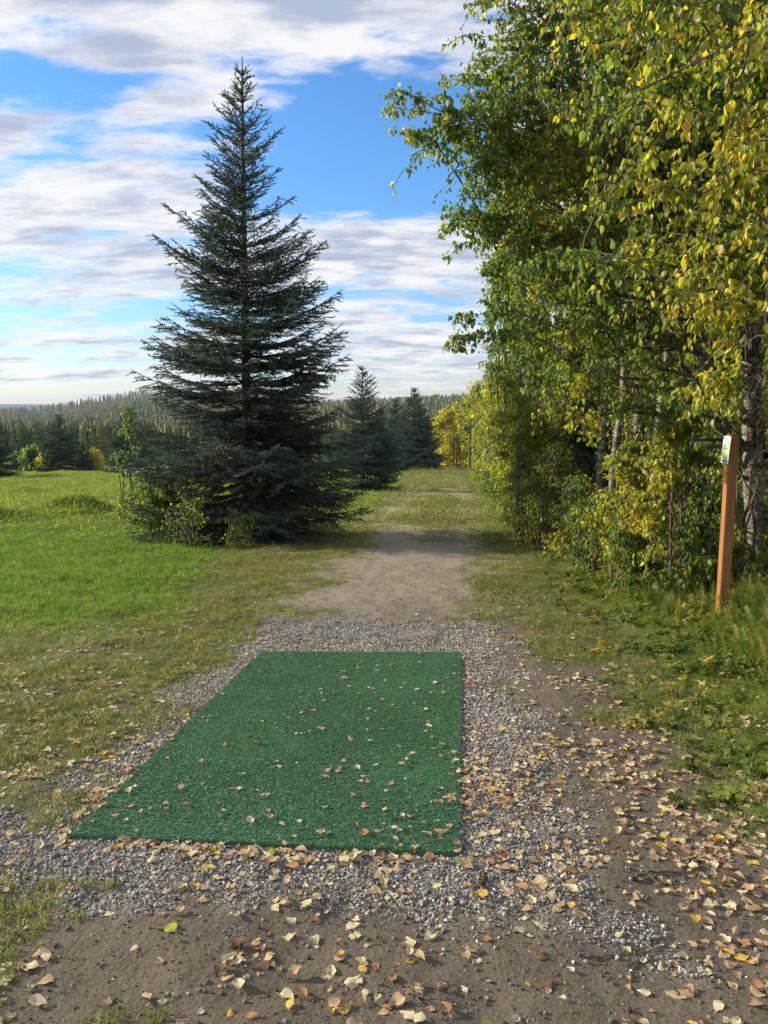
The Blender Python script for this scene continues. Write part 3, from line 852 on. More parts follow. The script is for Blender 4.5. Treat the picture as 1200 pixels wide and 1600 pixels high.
# near tree: trunk just outside the frame on the right, limbs reaching over
bA = np.array([4.15, 4.9, float(gz(4.15, 4.9))])
tA = [bA + np.array([0, 0, -.1]), bA + [0.05, 0, 1.6], bA + [-.05, .1, 3.4], bA + [-.2, .1, 5.2], bA + [-.3, .2, 7.0]]
cA = clumps(64, (870, 1290), (-160, 480), (3.9, 6.4), .55, r) + clumps(16, (1010, 1290), (430, 640), (4.8, 6.4), .42, r)
broadleaf('birch_tree', bA, tA, .10, cA, r, 26, .052, .27, 2,
          'nearest birch with drooping sprays of green and yellow leaves filling the upper right', 'tree', 'birches along the right side',
          twigs=13, droop=.9, parts=300)
# second tree: pale trunk by the right border
bB = np.array([4.35, 8.6, float(gz(4.35, 8.6))])
tB = [bB + [0, 0, -.1], at(1178, 780, 8.6), at(1172, 560, 8.6), at(1180, 420, 8.7), at(1160, 220, 8.8), at(1120, 0, 8.8), at(1100, -220, 8.8)]
tgt = [(at(632, 172, 7.0), .26), (at(660, 205, 6.9), .32), (at(700, 175, 7.1), .42), (at(740, 120, 7.2), .5), (at(742, 230, 7.0), .36),
       (at(690, 335, 7.4), .28), (at(735, 345, 7.3), .36), (at(715, 505, 7.0), .20), (at(750, 470, 7.0), .30), (at(790, 440, 7.1), .34),
       (at(745, 30, 7.4), .5), (at(800, -40, 7.4), .6), (at(748, -20, 7.6), .4), (at(612, 205, 6.9), .16), (at(625, 140, 7.1), .18), (at(765, 290, 7.3), .4), (at(800, 180, 7.5), .5),
       (at(820, 60, 7.5), .5), (at(810, 360, 7.5), .4), (at(700, 525, 6.9), .14), (at(775, 520, 7.4), .35), (at(820, 560, 7.6), .4)]
for py_ in range(-40, 640, 26):                            # the leafy edge against the sky
    e_ = np.interp(py_, *LEFT); tgt.append((at(e_ + r.uniform(10, 70), py_, r.uniform(6.8, 8.4)), r.uniform(.28, .45)))
for px_, py_ in ((668, 150), (690, 210), (715, 150), (720, 200), (745, 180), (700, 125), (735, 260), (760, 230), (665, 235), (700, 240), (690, 320), (715, 330), (740, 300), (745, 380), (725, 360), (760, 420), (740, 60), (728, 10), (745, 95), (770, 140), (775, 330)):
    tgt.append((at(px_ + r.uniform(-8, 8), py_, r.uniform(6.8, 7.8)), r.uniform(.26, .40)))
tgt += clumps(74, (760, 1280), (-140, 640), (6.3, 8.6), .62, r)
broadleaf('birch_tree', bB, tB, .13, tgt, r, 28, .052, .22, 1,
          'pale birch trunk near the right border behind the orange post, limbs reaching over the track', 'tree', 'birches along the right side',
          twigs=14, droop=.75, parts=300)


def row_birch(px, Yd, top_py, wpx, yellow, label, seed, nt_=26, twigs=12, lpt=16, detail=1, lf=.07, bark='bark_birch', low=0.25, group='birches along the right side', lean=0.0, rad=None):
    r = np.random.default_rng(seed)
    x = (px - 600) / FPX * Yd; g = float(gz(x, Yd)); b_ = np.array([x, Yd, g])
    topz = at(px, top_py, Yd)[2]; hh = topz - g; wr = wpx / FPX * Yd / 2
    tr_ = [b_ + [0, 0, -.2]] + [b_ + np.array([lean * (k / 5) ** 2 * hh + r.normal(0, .012 * hh), r.normal(0, .012 * hh), hh * .95 * k / 5]) for k in range(1, 6)]
    tg = []
    for k in range(nt_):
        f = low + (1 - low) * ((k + r.random()) / nt_); prof = math.sin(min(1, (f - low) / (1 - low) * .95 + .12) * math.pi) ** .6
        a = r.uniform(0, 6.28); q = wr * prof * r.uniform(.25, .95)
        tg.append((b_ + np.array([math.cos(a) * q + lean * f * f * hh, math.sin(a) * q, f * hh]), (rad or .30) * wr + .12))
    return broadleaf('birch_tree', b_, tr_, .007 * hh + .015, tg, r, lpt, lf, yellow, detail, label, 'tree', group, twigs=twigs, droop=.6, bark=bark, limb_r=.016)


row = [
    (812, 14.5, 190, 150, .20, 'leafy birch standing at the front edge of the row above the round bush', 45, 34, 13, 18, 0, .085, .18, 0),
    (790, 21.0, 330, 120, .24, 'olive green birch at the front edge of the row before the dark pole', 46, 34, 12, 18, 0, .10, .12, 0),
    (1030, 10.5, -60, 330, .22, 'leaning pale birch behind the overhanging leaves left of the orange post', 31, 34, 13, 18, 1, .075, .34, -.03),
    (1130, 12.5, -80, 360, .32, 'birch with bright yellow leaves deep behind the orange post', 32, 30, 12, 18, 0, .085, .22, 0),
    (935, 13.0, -30, 300, .16, 'birch in the middle of the right row above the dark young spruce', 33, 34, 13, 18, 0, .085, .30, 0),
    (1010, 16.5, -60, 330, .26, 'slender birch in the second row of the wood right of the track', 34, 28, 12, 18, 0, .10, .2, 0),
    (880, 18.0, 160, 230, .30, 'yellowing birch whose crown meets the sky above the leafy bush', 35, 34, 12, 18, 0, .10, .2, 0),
    (845, 24.0, 330, 190, .18, 'green birch behind the dark wooden pole', 36, 34, 12, 18, 0, .12, .12, 0),
    (815, 32.0, 430, 150, .22, 'birch in the row just right of the dark wooden pole', 37, 30, 12, 18, 0, .14, .10, 0),
    (800, 42.0, 500, 120, .16, 'dull green birch beyond the dark wooden pole', 38, 30, 12, 16, 0, .18, .05, 0),
    (788, 56.0, 560, 105, .34, 'pale yellow green birch right of the nearer lamp pole', 39, 30, 12, 16, 0, .22, .03, 0),
    (765, 72.0, 585, 82, .30, 'yellow green birch directly behind the nearer lamp pole', 40, 30, 12, 14, 0, .26, .02, 0),
    (742, 92.0, 600, 66, .42, 'yellowish birch between the two lamp poles', 41, 30, 11, 14, 0, .32, .0, 0),
    (1180, 16.0, -80, 330, .30, 'birch deep in the wood at the right border', 42, 26, 12, 18, 0, .10, .15, 0),
    (1090, 21.0, 60, 300, .20, 'farthest birch seen through the gap left of the orange post', 43, 30, 12, 16, 0, .13, .08, 0),
    (960, 25.0, 200, 240, .25, 'background birch behind the middle of the right row', 44, 30, 12, 16, 0, .14, .08, 0),
]
for (px, Yd, tpy, wpx, ye, lab, sd, n_, tw_, lp_, dt_, lf_, lw_, ln_) in row:
    row_birch(px, Yd, tpy, wpx, ye, lab, sd, n_, tw_, lp_, dt_, lf_, low=lw_, lean=ln_)
for (px, Yd, tpy, wpx, lab, sd) in [
        (697, 103, 640, 60, 'bright yellow birch right of the dark spruces at the lawn end', 51), (714, 108, 634, 56, 'bright yellow birch just behind the farther lamp pole', 52),
        (680, 112, 655, 40, 'small orange yellow birch touching the dark spruces', 53), (732, 104, 622, 60, 'yellow green birch right of the farther lamp pole', 54),
        (606, 130, 668, 26, 'small yellow birch seen above the smaller pointed spruce', 55)]:
    row_birch(px, Yd, tpy, wpx, (.62 if sd != 54 else .42), lab, sd, 34, 12, 14, 0, .36, low=.03, group='yellow birches at the end of the lawn')
for (px, Yd, tpy, wpx, lab, sd, ye) in [
        (145, 84, 708, 22, 'small orange birch at the meadow edge right of the broad spruce', 61, 1.0), (132, 86, 716, 14, 'tiny amber birch touching the broad meadow spruce', 62, 1.0),
        (48, 84, 700, 26, 'olive willow left of the broad meadow edge spruce', 63, .04), (24, 90, 712, 22, 'low green willow near the left border', 64, .08), (66, 83, 716, 20, 'small pale olive willow at the foot of the broad spruce', 65, .3)]:
    row_birch(px, Yd, tpy, wpx, ye, lab, sd, 16, 9, 9, 0, .36, low=.05, group='small trees along the meadow edge')


def shrub(px, Yd, top_py, wpx, yellow, label, seed, nt_=18, twigs=10, lpt=14, detail=1, lf=.05, name='shrub', cat='shrub', group=None, parts=0, bark='bark_twig', dark=1.0, spread=1.0, deep=None):
    r = np.random.default_rng(seed)
    x = (px - 600) / FPX * Yd; g = float(gz(x, Yd)); b_ = np.array([x, Yd, g])
    hh = at(px, top_py, Yd)[2] - g; wr = wpx / FPX * Yd / 2
    tg = []; stems = []
    for k in range(nt_):
        a = r.uniform(0, 6.28); f = (k + r.random()) / nt_; q = wr * math.sqrt(r.random()) * (.55 + .45 * math.sin(min(1, f + .2) * math.pi))
        c = b_ + np.array([math.cos(a) * q, math.sin(a) * q * (deep or 1), hh * (.12 + .85 * f)])
        tg.append((c, .26 * wr + .1))
    for k in range(5):
        e = tg[r.integers(nt_ // 2, nt_)][0]; s0 = b_ + np.array([r.normal(0, .1), r.normal(0, .1), -.05])
        stems.append(bez(s0, e, .05, 7, r))
    return broadleaf(name, b_, [b_ + [0, 0, -.05], b_ + [r.normal(0, .05), 0, hh * .5], b_ + [r.normal(0, .1), 0, hh * .9]], .018, tg, r, lpt, lf, yellow, detail, label, cat, group,
                     twigs=twigs, droop=.3, parts=parts, bark=bark, limb_r=.008, stems=stems, spread=spread)


SG = 'shrubs under the right side birches'
shrub(838, 15.5, 660, 130, .32, 'round leafy bush with yellowing leaves right of the track', 71, 34, 13, 17, 0, .062, group=SG)
shrub(800, 20.0, 690, 80, .35, 'low bush with reddish yellow leaves below the dark pole', 72, 22, 10, 14, 0, .08, group=SG)
shrub(900, 12.0, 745, 130, .22, 'low green bush in front of the dark young spruce', 73, 20, 11, 14, 0, .06, group=SG)
shrub(1060, 7.9, 640, 170, .26, 'yellow and green leaved shrub left of the orange post', 74, 26, 10, 12, 2, .062, group=SG, parts=300)
shrub(1165, 8.2, 640, 120, .20, 'yellow green sapling thicket right of the orange post', 75, 20, 10, 12, 1, .06, group=SG)
shrub(985, 9.6, 690, 150, .20, 'mixed green and yellow bush under the middle birches', 76, 26, 11, 13, 1, .06, group=SG)
shrub(765, 30.0, 708, 50, .3, 'dry looking low bush at the foot of the dark pole', 77, 16, 10, 12, 0, .11, group=SG)
shrub(752, 48.0, 722, 34, .4, 'small bush beside the base of the nearer lamp pole', 78, 12, 9, 10, 0, .16, group=SG)
shrub(905, 14.0, 560, 150, .28, 'tall leafy sapling left of the dark young spruce', 91, 30, 12, 15, 0, .065, group=SG)
shrub(1010, 11.5, 560, 170, .22, 'tall sapling with yellow leaves behind the mixed bush', 92, 30, 12, 15, 0, .062, group=SG)
shrub(1110, 9.6, 520, 190, .24, 'tall yellow green sapling behind the orange post', 93, 30, 12, 15, 0, .06, group=SG)
shrub(1130, 7.6, 770, 170, .18, 'low leafy undergrowth bush directly behind the post', 94, 18, 10, 12, 1, .05, group=SG)
shrub(940, 10.2, 770, 120, .18, 'low green undergrowth bush right of the round leafy bush', 95, 18, 10, 13, 0, .05, group=SG)
shrub(822, 14.2, 640, 100, .34, 'tall green sapling hiding the foot of the front edge birch', 98, 30, 12, 15, 0, .06, group=SG)
shrub(858, 12.8, 700, 130, .34, 'light green bush spilling over the verge beyond the round leafy bush', 96, 24, 11, 14, 0, .055, group=SG)
shrub(1000, 8.6, 770, 150, .25, 'low light green thicket on the bank left of the yellow leaved shrub', 97, 24, 11, 14, 1, .048, group=SG)
SL = 'shrubs at the foot of the big spruce'
shrub(200, 16.2, 625, 52, .02, 'tall thin leafed shrub rising at the left of the big spruce', 81, 13, 7, 6, 0, .075, group=SL, spread=1.2)
shrub(238, 14.9, 735, 100, .06, 'bushy shrub with yellow green leaves at the spruce left foot', 82, 26, 11, 13, 0, .06, group=SL)
shrub(300, 13.6, 775, 110, .10, 'sparse pale leaved shrub in front of the big spruce', 83, 15, 8, 8, 0, .05, group=SL)
shrub(372, 13.6, 800, 80, .12, 'low dry shrub below the big spruce trunk', 84, 12, 8, 8, 0, .05, group=SL)

# young spruces inside the wood
for (px, Yd, s, lab) in [(925, 14.5, .60, 'dark young spruce in the shade under the birches'), (1000, 19.0, .95, 'taller shaded spruce deep in the wood'),
                         (885, 29.0, 1.0, 'dark spruce between the birches behind the round bush'),
                         (1120, 24.0, 1.5, 'dark spruce at the back of the wood behind the post')]:
    x = (px - 600) / FPX * Yd
    copy_tree(mid_sp, gloc(x, Yd, -.05), random.uniform(0, 6), s, lab, 'tree', 'spruces inside the right hand wood')
# back rows of the wood, dense and dark
r = np.random.default_rng(5)
for k, (x, y) in enumerate([(8.5, 11), (10.5, 14.5), (9.5, 19), (13, 22), (12, 28), (16, 27), (13.5, 36), (17, 40), (8.2, 7.5), (14, 17.5)]):
    copy_tree(mid_sp, gloc(x, y, -.05), k * 1.3, (1.35, 1.35, 1.7), 'tall dark back row spruce ' + ['behind the yellow leaved shrub', 'behind the orange post top', 'behind the middle birches', 'deep behind the post at the right border', 'seen past the leaning pale birch', 'behind the second row birch', 'beyond the olive green birch', 'beyond the yellowing birch', 'nearest to the right border', 'half way to the farthest birch'][k], 'tree', 'tall spruces at the back of the wood')
tm = MB()
for k in range(9):
    px = r.uniform(960, 1195); Yd = r.uniform(11, 17); x = (px - 600) / FPX * Yd; g = float(gz(x, Yd)); hh = r.uniform(5, 8)
    w_ = r.uniform(.04, .085); sx_ = r.normal(0, .25); q = MB()
    zz = np.linspace(-.1, hh, 9)
    q.tube(np.stack([sx_ * (zz / hh) ** 2 + r.normal(0, .03, 9), r.normal(0, .03, 9), zz], -1), np.linspace(w_, w_ * .4, 9), 8)
    e = thing('slim_birch', '%s grey birch stem inside the wood %s' % ('thicker' if w_ > .062 else 'thin', 'left of the yellow leaved shrub' if px < 1010 else 'behind the yellow leaved shrub' if px < 1060 else 'just left of the orange post' if px < 1115 else 'right of the orange post' if px < 1160 else 'by the right border'), 'tree', (x, Yd, g), 0, 'slim birch stems inside the wood')
    q.build('trunk', M['bark_birch'], e, True)
    b2 = MB()
    for j in range(7):
        z0 = hh * r.uniform(.2, .95); a = r.uniform(0, 6.28); l_ = r.uniform(.5, 1.3); p0 = np.array([sx_ * (z0 / hh) ** 2, 0, z0])
        b2.tube(bez(p0, p0 + l_ * np.array([math.cos(a), math.sin(a), r.uniform(.1, .7)]), .05, 6, r), np.linspace(.012, .003, 6), 4)
    b2.build('branches', M['bark_twig'], e)

# ------------------------------------------------------------------ lamp poles and the dark pole
def simple(name, col, rough=.6, metal=0.0, wood=False, cam_scale=1):
    m, t, b = new_mat(name)
    tc_ = N(t, 'ShaderNodeTexCoord'); mp = N(t, 'ShaderNodeMapping'); L(t, tc_.outputs['Object'], mp.inputs[0])
    mp.inputs[3].default_value = (22, 22, 1.2) if wood else (9, 9, 9)
    n = N(t, 'ShaderNodeTexNoise'); L(t, mp.outputs[0], n.inputs['Vector']); n.inputs['Scale'].default_value = 2; n.inputs['Detail'].default_value = 6; n.inputs['Roughness'].default_value = .65
    k = (.62, 1.25) if wood else (.85, 1.12)
    c = mixc(t, ramp(t, n.outputs[0], [(.3, (0, 0, 0)), (.7, (1, 1, 1))]), tuple(q * k[0] for q in col), tuple(min(1, q * k[1]) for q in col))
    L(t, c, b.inputs['Base Color']); b.inputs['Roughness'].default_value = rough; b.inputs['Metallic'].default_value = metal
    bp = N(t, 'ShaderNodeBump'); L(t, n.outputs[0], bp.inputs['Height']); bp.inputs['Strength'].default_value = .4; bp.inputs['Distance'].default_value = .004; L(t, bp.outputs[0], b.inputs['Normal'])
    return m


M['pole'] = simple('weathered_pole', (.13, .085, .05), .9, wood=True)
M['pole_dark'] = simple('creosote_sleeve', (.018, .016, .018), .7)
M['lamp_metal'] = simple('lamp_housing', (.10, .10, .11), .4, .6)
M['lamp_glass'] = simple('lamp_glass', (.45, .46, .48), .15)


def lamp_pole(px, Yd, hh, label):
    x = (px - 600) / FPX * Yd; g = float(gz(x, Yd)); o = thing('lamp_pole', label, 'lamp pole', (x, Yd, g), 0, 'lamp poles along the track')
    p = MB(); p.tube([[0, 0, -.3], [0, 0, hh * .5], [0.02, 0, hh]], [.13, .11, .085], 10); p.build('pole', M['pole'], o, True)
    a = MB(); a.tube([[0, 0, hh - .62], [-.22, 0, hh - .52], [-.36, 0, hh - .52]], .03, 6); a.build('arm', M['lamp_metal'], o, True)
    s = MB(); zz = np.array([-.20, -.16, 0, .12, .2, .235]); rr = np.array([.16, .19, .30, .25, .14, .03]); s.tube(np.stack([zz * 0 - .42, zz * 0, hh - .52 + zz], -1), rr, 14); s.build('lamp_head', M['lamp_metal'], o, True)
    s = MB(); zz = np.array([-.205, -.26, -.30, -.315]); rr = np.array([.155, .13, .08, .01]); s.tube(np.stack([zz * 0 - .42, zz * 0, hh - .52 + zz], -1), rr, 12); s.build('lens', M['lamp_glass'], o, True)
    c = MB(); c.tube([[0.09, -.06, 0], [0.085, -.06, hh * .7], [.06, -.04, hh - .6]], .014, 5); c.build('cable_conduit', M['lamp_metal'], o, True)


lamp_pole(734, 70, 4.75, 'nearer wooden lamp pole with a round lamp head at the track side')
lamp_pole(713, 96, 4.4, 'farther wooden lamp pole beside the small red marker at the lawn end')
x = (763 - 600) / FPX * 33; g = float(gz(x, 33)); topz = at(763, 585, 33)[2] - g
o = thing('wooden_pole', 'thick wooden pole with a black lower sleeve among the birches', 'pole', (x, 33, g))
p = MB(); p.tube([[0, 0, -.2], [0, 0, topz * .5], [0, 0, topz]], [.105, .10, .09], 12); p.build('pole', M['pole'], o, True)
p = MB(); p.tube([[0, 0, 0], [0, 0, .9], [0, 0, 2.05], [0, 0, 2.1]], [.135, .13, .125, .11], 12, cap=False); p.build('sleeve', M['pole_dark'], o, True)
M['red'] = simple('red_paint', (.40, .035, .02), .5)
M['white'] = simple('white_plastic', (.75, .75, .72), .5)
x = (716 - 600) / FPX * 97.5; g = float(gz(x, 97.5)); o = thing('marker_post', 'small red marker at the foot of the farther lamp pole', 'marker', (x, 97.5, g))
p = MB(); p.box((0, 0, .38), (.30, .12, .76)); p.build('body', M['red'], o)
p = MB(); p.box((0, -.065, .6), (.18, .01, .16)); p.box((0, 0, .79), (.34, .16, .05)); p.build('cap', M['pole_dark'], o)

# ------------------------------------------------------------------ orange post with its course sign
PX = 1127
for PY in np.arange(7.6, 4.5, -.02):                       # walk along the line of sight to the bank
    q_ = at(PX, 966, PY)
    if q_[2] > float(gz(q_[0], PY)): break
x = float(q_[0]); gpost = float(gz(x, PY)); print('post', x, PY, gpost); ptop = at(1140, 679, PY)[2]
PH = ptop - gpost
M['post'] = simple('stained_post_wood', (.36, .145, .045), .55, wood=True)
post = thing('signpost', 'square orange brown wooden post in the long grass on the right', 'post', (x, PY, gpost), math.radians(-1))
import bmesh
bm = bmesh.new(); bmesh.ops.create_cube(bm, size=1.0)
for v_ in bm.verts: v_.co = Vector((v_.co.x * .085, v_.co.y * .085, (v_.co.z + .5) * (PH + .25) - .25))
bmesh.ops.bevel(bm, geom=bm.edges[:], offset=.004, segments=2, affect='EDGES')
me = bpy.data.meshes.new('timber'); bm.to_mesh(me); bm.free(); me.materials.append(M['post']); link('timber', me, post)
# sign: a bent printed sheet fixed on the post's track side face
def sign_mat():
    m, t, b = new_mat('printed_course_sign')
    at_ = N(t, 'ShaderNodeAttribute', attribute_name='Col'); L(t, at_.outputs['Color'], b.inputs['Base Color']); b.inputs['Roughness'].default_value = .35
    return m
sw, shh = .15, .235
nu, nv = 40, 60
U, Vv = np.meshgrid(np.linspace(0, 1, nu), np.linspace(0, 1, nv), indexing='ij')
bend = .006 * np.sin(Vv * 3.1) + .016 * (1 - Vv) ** 2
SV = np.stack([-(.045 + bend), (U - .5) * sw, PH - .015 - shh * (1 - Vv)], -1)     # u runs away from the camera? (-y is nearer)
Ucam = 1 - U                                                              # left side of the print is the far edge
colr = np.zeros((nu, nv, 3)); colr[:] = (.60, .80, .82)
nn_ = fbm(Ucam * 5, Vv * 7, 5, 3)
gm = (Vv > .17) & (Vv < .70) & (Ucam > .12 + .1 * nn_) & (Ucam < .92); gm |= (Vv >= .6) & (Vv < .86) & (Ucam > .70)
colr[gm] = (.36, .42, .14); colr[gm & (nn_ > .55)] = (.50, .52, .24)
ring = np.hypot((Ucam - .36) / .20, (Vv - .78) / .13); colr[(ring < 1.0)] = (.08, .22, .42); colr[ring < .74] = (.62, .80, .84)
colr[(np.abs(Ucam - .36) < .035) & (np.abs(Vv - .78) < .055)] = (.08, .22, .42)
colr[(np.abs(Ucam - .78) < .06) & (np.abs(Vv - .48) < .06)] = (.65, .82, .86)
colr[(Vv < .10) & (Vv > .035)] = (.05, .16, .26); colr[(Vv <= .17) & (Vv > .10)] = (.32, .62, .62)
bd = (U < .03) | (U > .97) | (Vv < .025) | (Vv > .975); colr[bd] = (.75, .80, .80)
ii = (np.arange(nu - 1)[:, None] * nv + np.arange(nv - 1)[None]).ravel()
so = mesh_obj('sign_sheet', SV.reshape(-1, 3), [np.stack([ii, ii + 1, ii + nv + 1, ii + nv], -1)], sign_mat(), None, colr.reshape(-1, 3), True)
sd_ = so.modifiers.new('thickness', 'SOLIDIFY'); sd_.thickness = .0015
so.parent = post; so['label'] = 'bent pale blue and olive printed course map sheet'
for (yy_, zz_) in ((-.03, PH - .03), (.03, PH - .03), (-.03, PH - .12), (.03, PH - .12)):
    p = MB(); p.tube([[-.055, yy_, zz_], [-.064, yy_, zz_]], .004, 8); p.build('screw', M['lamp_metal'], post)

# ------------------------------------------------------------------ tee mat
mat_root = thing('tee_mat', 'green artificial turf tee mat lying on the gravel', 'mat', (0, 0, 0))
TH = .018
m, t, b = new_mat('turf_backing'); tc_ = N(t, 'ShaderNodeTexCoord'); n = N(t, 'ShaderNodeTexNoise'); L(t, tc_.outputs['Object'], n.inputs['Vector']); n.inputs['Scale'].default_value = 170; n.inputs['Detail'].default_value = 4
L(t, ramp(t, n.outputs[0], [(.35, (.030, .115, .045)), (.65, (.075, .21, .095))]), b.inputs['Base Color']); b.inputs['Roughness'].default_value = .8
q0 = [np.array(p_) for p_ in MAT]; nq = 26
Vt = []; Ft = []
for i in range(nq + 1):
    for j in range(nq + 1):
        a, c = i / nq, j / nq; p_ = (q0[0] * (1 - a) + q0[1] * a) * (1 - c) + (q0[3] * (1 - a) + q0[2] * a) * c
        ed = min(a, 1 - a, c, 1 - c)
        wob = .004 * (vnoise(p_[0] * 4, p_[1] * 4, 3) - .5)
        if ed == 0: p_ = p_ + .006 * (np.array([vnoise(p_[0] * 9, p_[1] * 9, 5), vnoise(p_[0] * 9, p_[1] * 9, 6)]) - .5)
        Vt.append([p_[0], p_[1], -SLOPE * p_[1] + TH + wob])
Vt = np.array(Vt); k = nq + 1
ii = (np.arange(nq)[:, None] * k + np.arange(nq)[None]).ravel(); top_f = np.stack([ii, ii + k, ii + k + 1, ii + 1], -1)
nb_ = len(Vt); rim = [i * k for i in range(k)] + [nq * k + j for j in range(1, k)] + [i * k + nq for i in range(nq - 1, -1, -1)] + [j for j in range(nq - 1, 0, -1)]
low_ = Vt[rim] - [0, 0, TH + .03]; Vt2 = np.concatenate([Vt, low_]); R_ = len(rim)
side_f = np.array([[rim[i], nb_ + i, nb_ + (i + 1) % R_, rim[(i + 1) % R_]] for i in range(R_)])
mesh_obj('backing', Vt2, [top_f, side_f], m, mat_root)
r = np.random.default_rng(9)
tufts = []
for k_ in range(5):
    mb = MB()
    for q in range(5):
        a = r.uniform(0, 6.28); ln_ = r.uniform(.5, 1.0); w_ = .13; bx_, by_ = r.uniform(-.35, .35, 2)
        d = np.array([math.cos(a), math.sin(a), 0]); s_ = np.array([-d[1], d[0], 0]) * w_; p0 = np.array([bx_, by_, -.1])
        V_ = np.array([p0 - s_, p0 + s_, p0 + d * .35 * ln_ + [0, 0, .75 * ln_] + s_, p0 + d * .35 * ln_ + [0, 0, .75 * ln_] - s_, p0 + d * 1.0 * ln_ + [0, 0, .95 * ln_]])
        mb.add(V_, np.array([[0, 1, 2], [0, 2, 3], [3, 2, 4]]))
    tufts.append(src_mesh(mb, M['turf']))
nT = 150000
a = r.random(nT); c = r.random(nT); ord_ = np.argsort(c); a, c = a[ord_], c[ord_]
pp = (q0[0][None] * (1 - a)[:, None] + q0[1][None] * a[:, None]) * (1 - c)[:, None] + (q0[3][None] * (1 - a)[:, None] + q0[2][None] * a[:, None]) * c[:, None]
scatter('turf_fibres', np.stack([pp[:, 0], pp[:, 1], -SLOPE * pp[:, 1] + TH], -1), np.stack([r.normal(0, .25, nT), r.normal(0, .25, nT), r.uniform(0, 6.28, nT)], -1), r.uniform(.0055, .0095, nT) * (.75 + .5 * fbm(pp[:, 0] * 2, pp[:, 1] * 2, 3, 3)), tufts, parent=mat_root)

# ------------------------------------------------------------------ gravel and soil crumbs
def pebble(seed, flat=.62):
    r = np.random.default_rng(seed); bm = bmesh.new(); bmesh.ops.create_icosphere(bm, subdivisions=2, radius=.5)
    s = np.array([1, r.uniform(.65, .95), flat * r.uniform(.75, 1.15)]); ph = r.uniform(0, 6, 3)
    for v_ in bm.verts:
        k = 1 + .16 * math.sin(v_.co.x * 5 + ph[0]) + .13 * math.sin(v_.co.y * 6 + ph[1]) + .1 * math.sin(v_.co.z * 7 + ph[2])
        v_.co = Vector((v_.co.x * s[0] * k, v_.co.y * s[1] * k, v_.co.z * s[2] * k))
    me = bpy.data.meshes.new('pebble'); bm.to_mesh(me); bm.free()
    me.polygons.foreach_set('use_smooth', np.full(len(me.polygons), True)); return me


peb = [pebble(200 + k) for k in range(7)]
for p_ in peb: p_.materials.append(M['pebble'])
r = np.random.default_rng(13)
n = 500000
x = r.uniform(-2.6, 2.0, n); y = r.uniform(1.9, 8.6, n)
g_, d_, l_, w_ = zones(x, y); md = quad_dist(x, y)
keep = (r.random(n) < np.maximum(g_ ** 1.2, .10 * sstep(1.1, .0, md) * fbm(x * 4, y * 4, 9, 3))) & (md > -.008)
x, y = x[keep], y[keep]; n = len(x); print('pebbles', n)
sz = np.clip(np.exp(r.normal(math.log(.0074), .42, n)), .0035, .022)
scatter('gravel', np.stack([x, y, gz(x, y) + sz * r.uniform(-.05, .45, n)], -1), np.stack([r.normal(0, .5, n), r.normal(0, .5, n), r.uniform(0, 6.28, n)], -1), sz, peb, 'grey river gravel bed round the green mat')
crumb = [pebble(300 + k, .8) for k in range(4)]
for p_ in crumb: p_.materials.append(M['crumb'])
n = 42000
x = r.uniform(-2.6, 3.2, n); y = 1.6 + 9.5 * r.random(n) ** 1.6
g_, d_, l_, w_ = zones(x, y); keep = (r.random(n) < np.maximum(d_, .25) * (.25 + fbm(x * 3, y * 3, 7, 3))) & (quad_dist(x, y) > .02) & (l_ < .5); x, y = x[keep], y[keep]; n = len(x)
sz = np.clip(np.exp(r.normal(math.log(.006), .45, n)), .0025, .022)
scatter('soil_crumbs', np.stack([x, y, gz(x, y) + sz * .1], -1), np.stack([r.normal(0, .5, n), r.normal(0, .5, n), r.uniform(0, 6.28, n)], -1), sz, crumb, 'small crumbs of soil and grit on the bare ground')

# ------------------------------------------------------------------ grass
def tuft(seed, nb=12, h=1.0, w=.035, lean=.5, spread=.25, mat='grass', seg=3):
    r = np.random.default_rng(seed); mb = MB()
    for k in range(nb):
        a = r.uniform(0, 6.28); b0 = np.array([r.normal(0, spread), r.normal(0, spread), -.05]); hh = h * r.uniform(.55, 1.1); le = lean * r.uniform(.2, 1.3)
        d = np.array([math.cos(a), math.sin(a), 0]); s_ = np.array([-d[1], d[0], 0]); V_ = []
        for q in range(seg):
            f = q / seg; V_ += [b0 + d * le * hh * f * f + [0, 0, hh * f * (1 - .25 * le * f)] - s_ * w * (1 - f * .6), b0 + d * le * hh * f * f + [0, 0, hh * f * (1 - .25 * le * f)] + s_ * w * (1 - f * .6)]
        V_.append(b0 + d * le * hh + [0, 0, hh * (1 - .35 * le)])
        F_ = []
        for q in range(seg - 1): i = 2 * q; F_ += [[i, i + 1, i + 3], [i, i + 3, i + 2]]
        i = 2 * (seg - 1); F_.append([i, i + 1, i + 2]); mb.add(np.array(V_), np.array(F_))
    return src_mesh(mb, M[mat])


def put_grass(name, x, y, hs, sources, label, r, tilt=.15, ws=None):
    n = len(x); ws = hs if ws is None else ws
    scatter(name, np.stack([x, y, gz(x, y)], -1), np.stack([r.normal(0, tilt, n), r.normal(0, tilt, n), r.uniform(0, 6.28, n)], -1), np.stack([ws, ws, hs], -1), sources, label)


r = np.random.default_rng(15)
# lush grass left of the track
src = [tuft(400 + k, 16, 1, .028, .7, .32, 'grass') for k in range(5)]
n = 90000; x = r.uniform(-13, 0.5, n); y = 5.2 + 17.5 * r.random(n) ** 1.1
x = x * (0.35 + 0.65 * np.clip(y / 16, 0, 1)) - .3
g_, d_, l_, w_ = zones(x, y); keep = (r.random(n) < l_ * (1 - .8 * sstep(16, 22, y))) & (d_ < .4) & (g_ < .3); x, y = x[keep], y[keep]; n = len(x)
l_ = l_[keep]
put_grass('lush_grass', x, y, r.uniform(.05, .105, n) * (0.7 + .7 * fbm(x * .8, y * .8, 4, 3)) * (.35 + .65 * l_), src, 'bright green lawn grass left of the track', r)
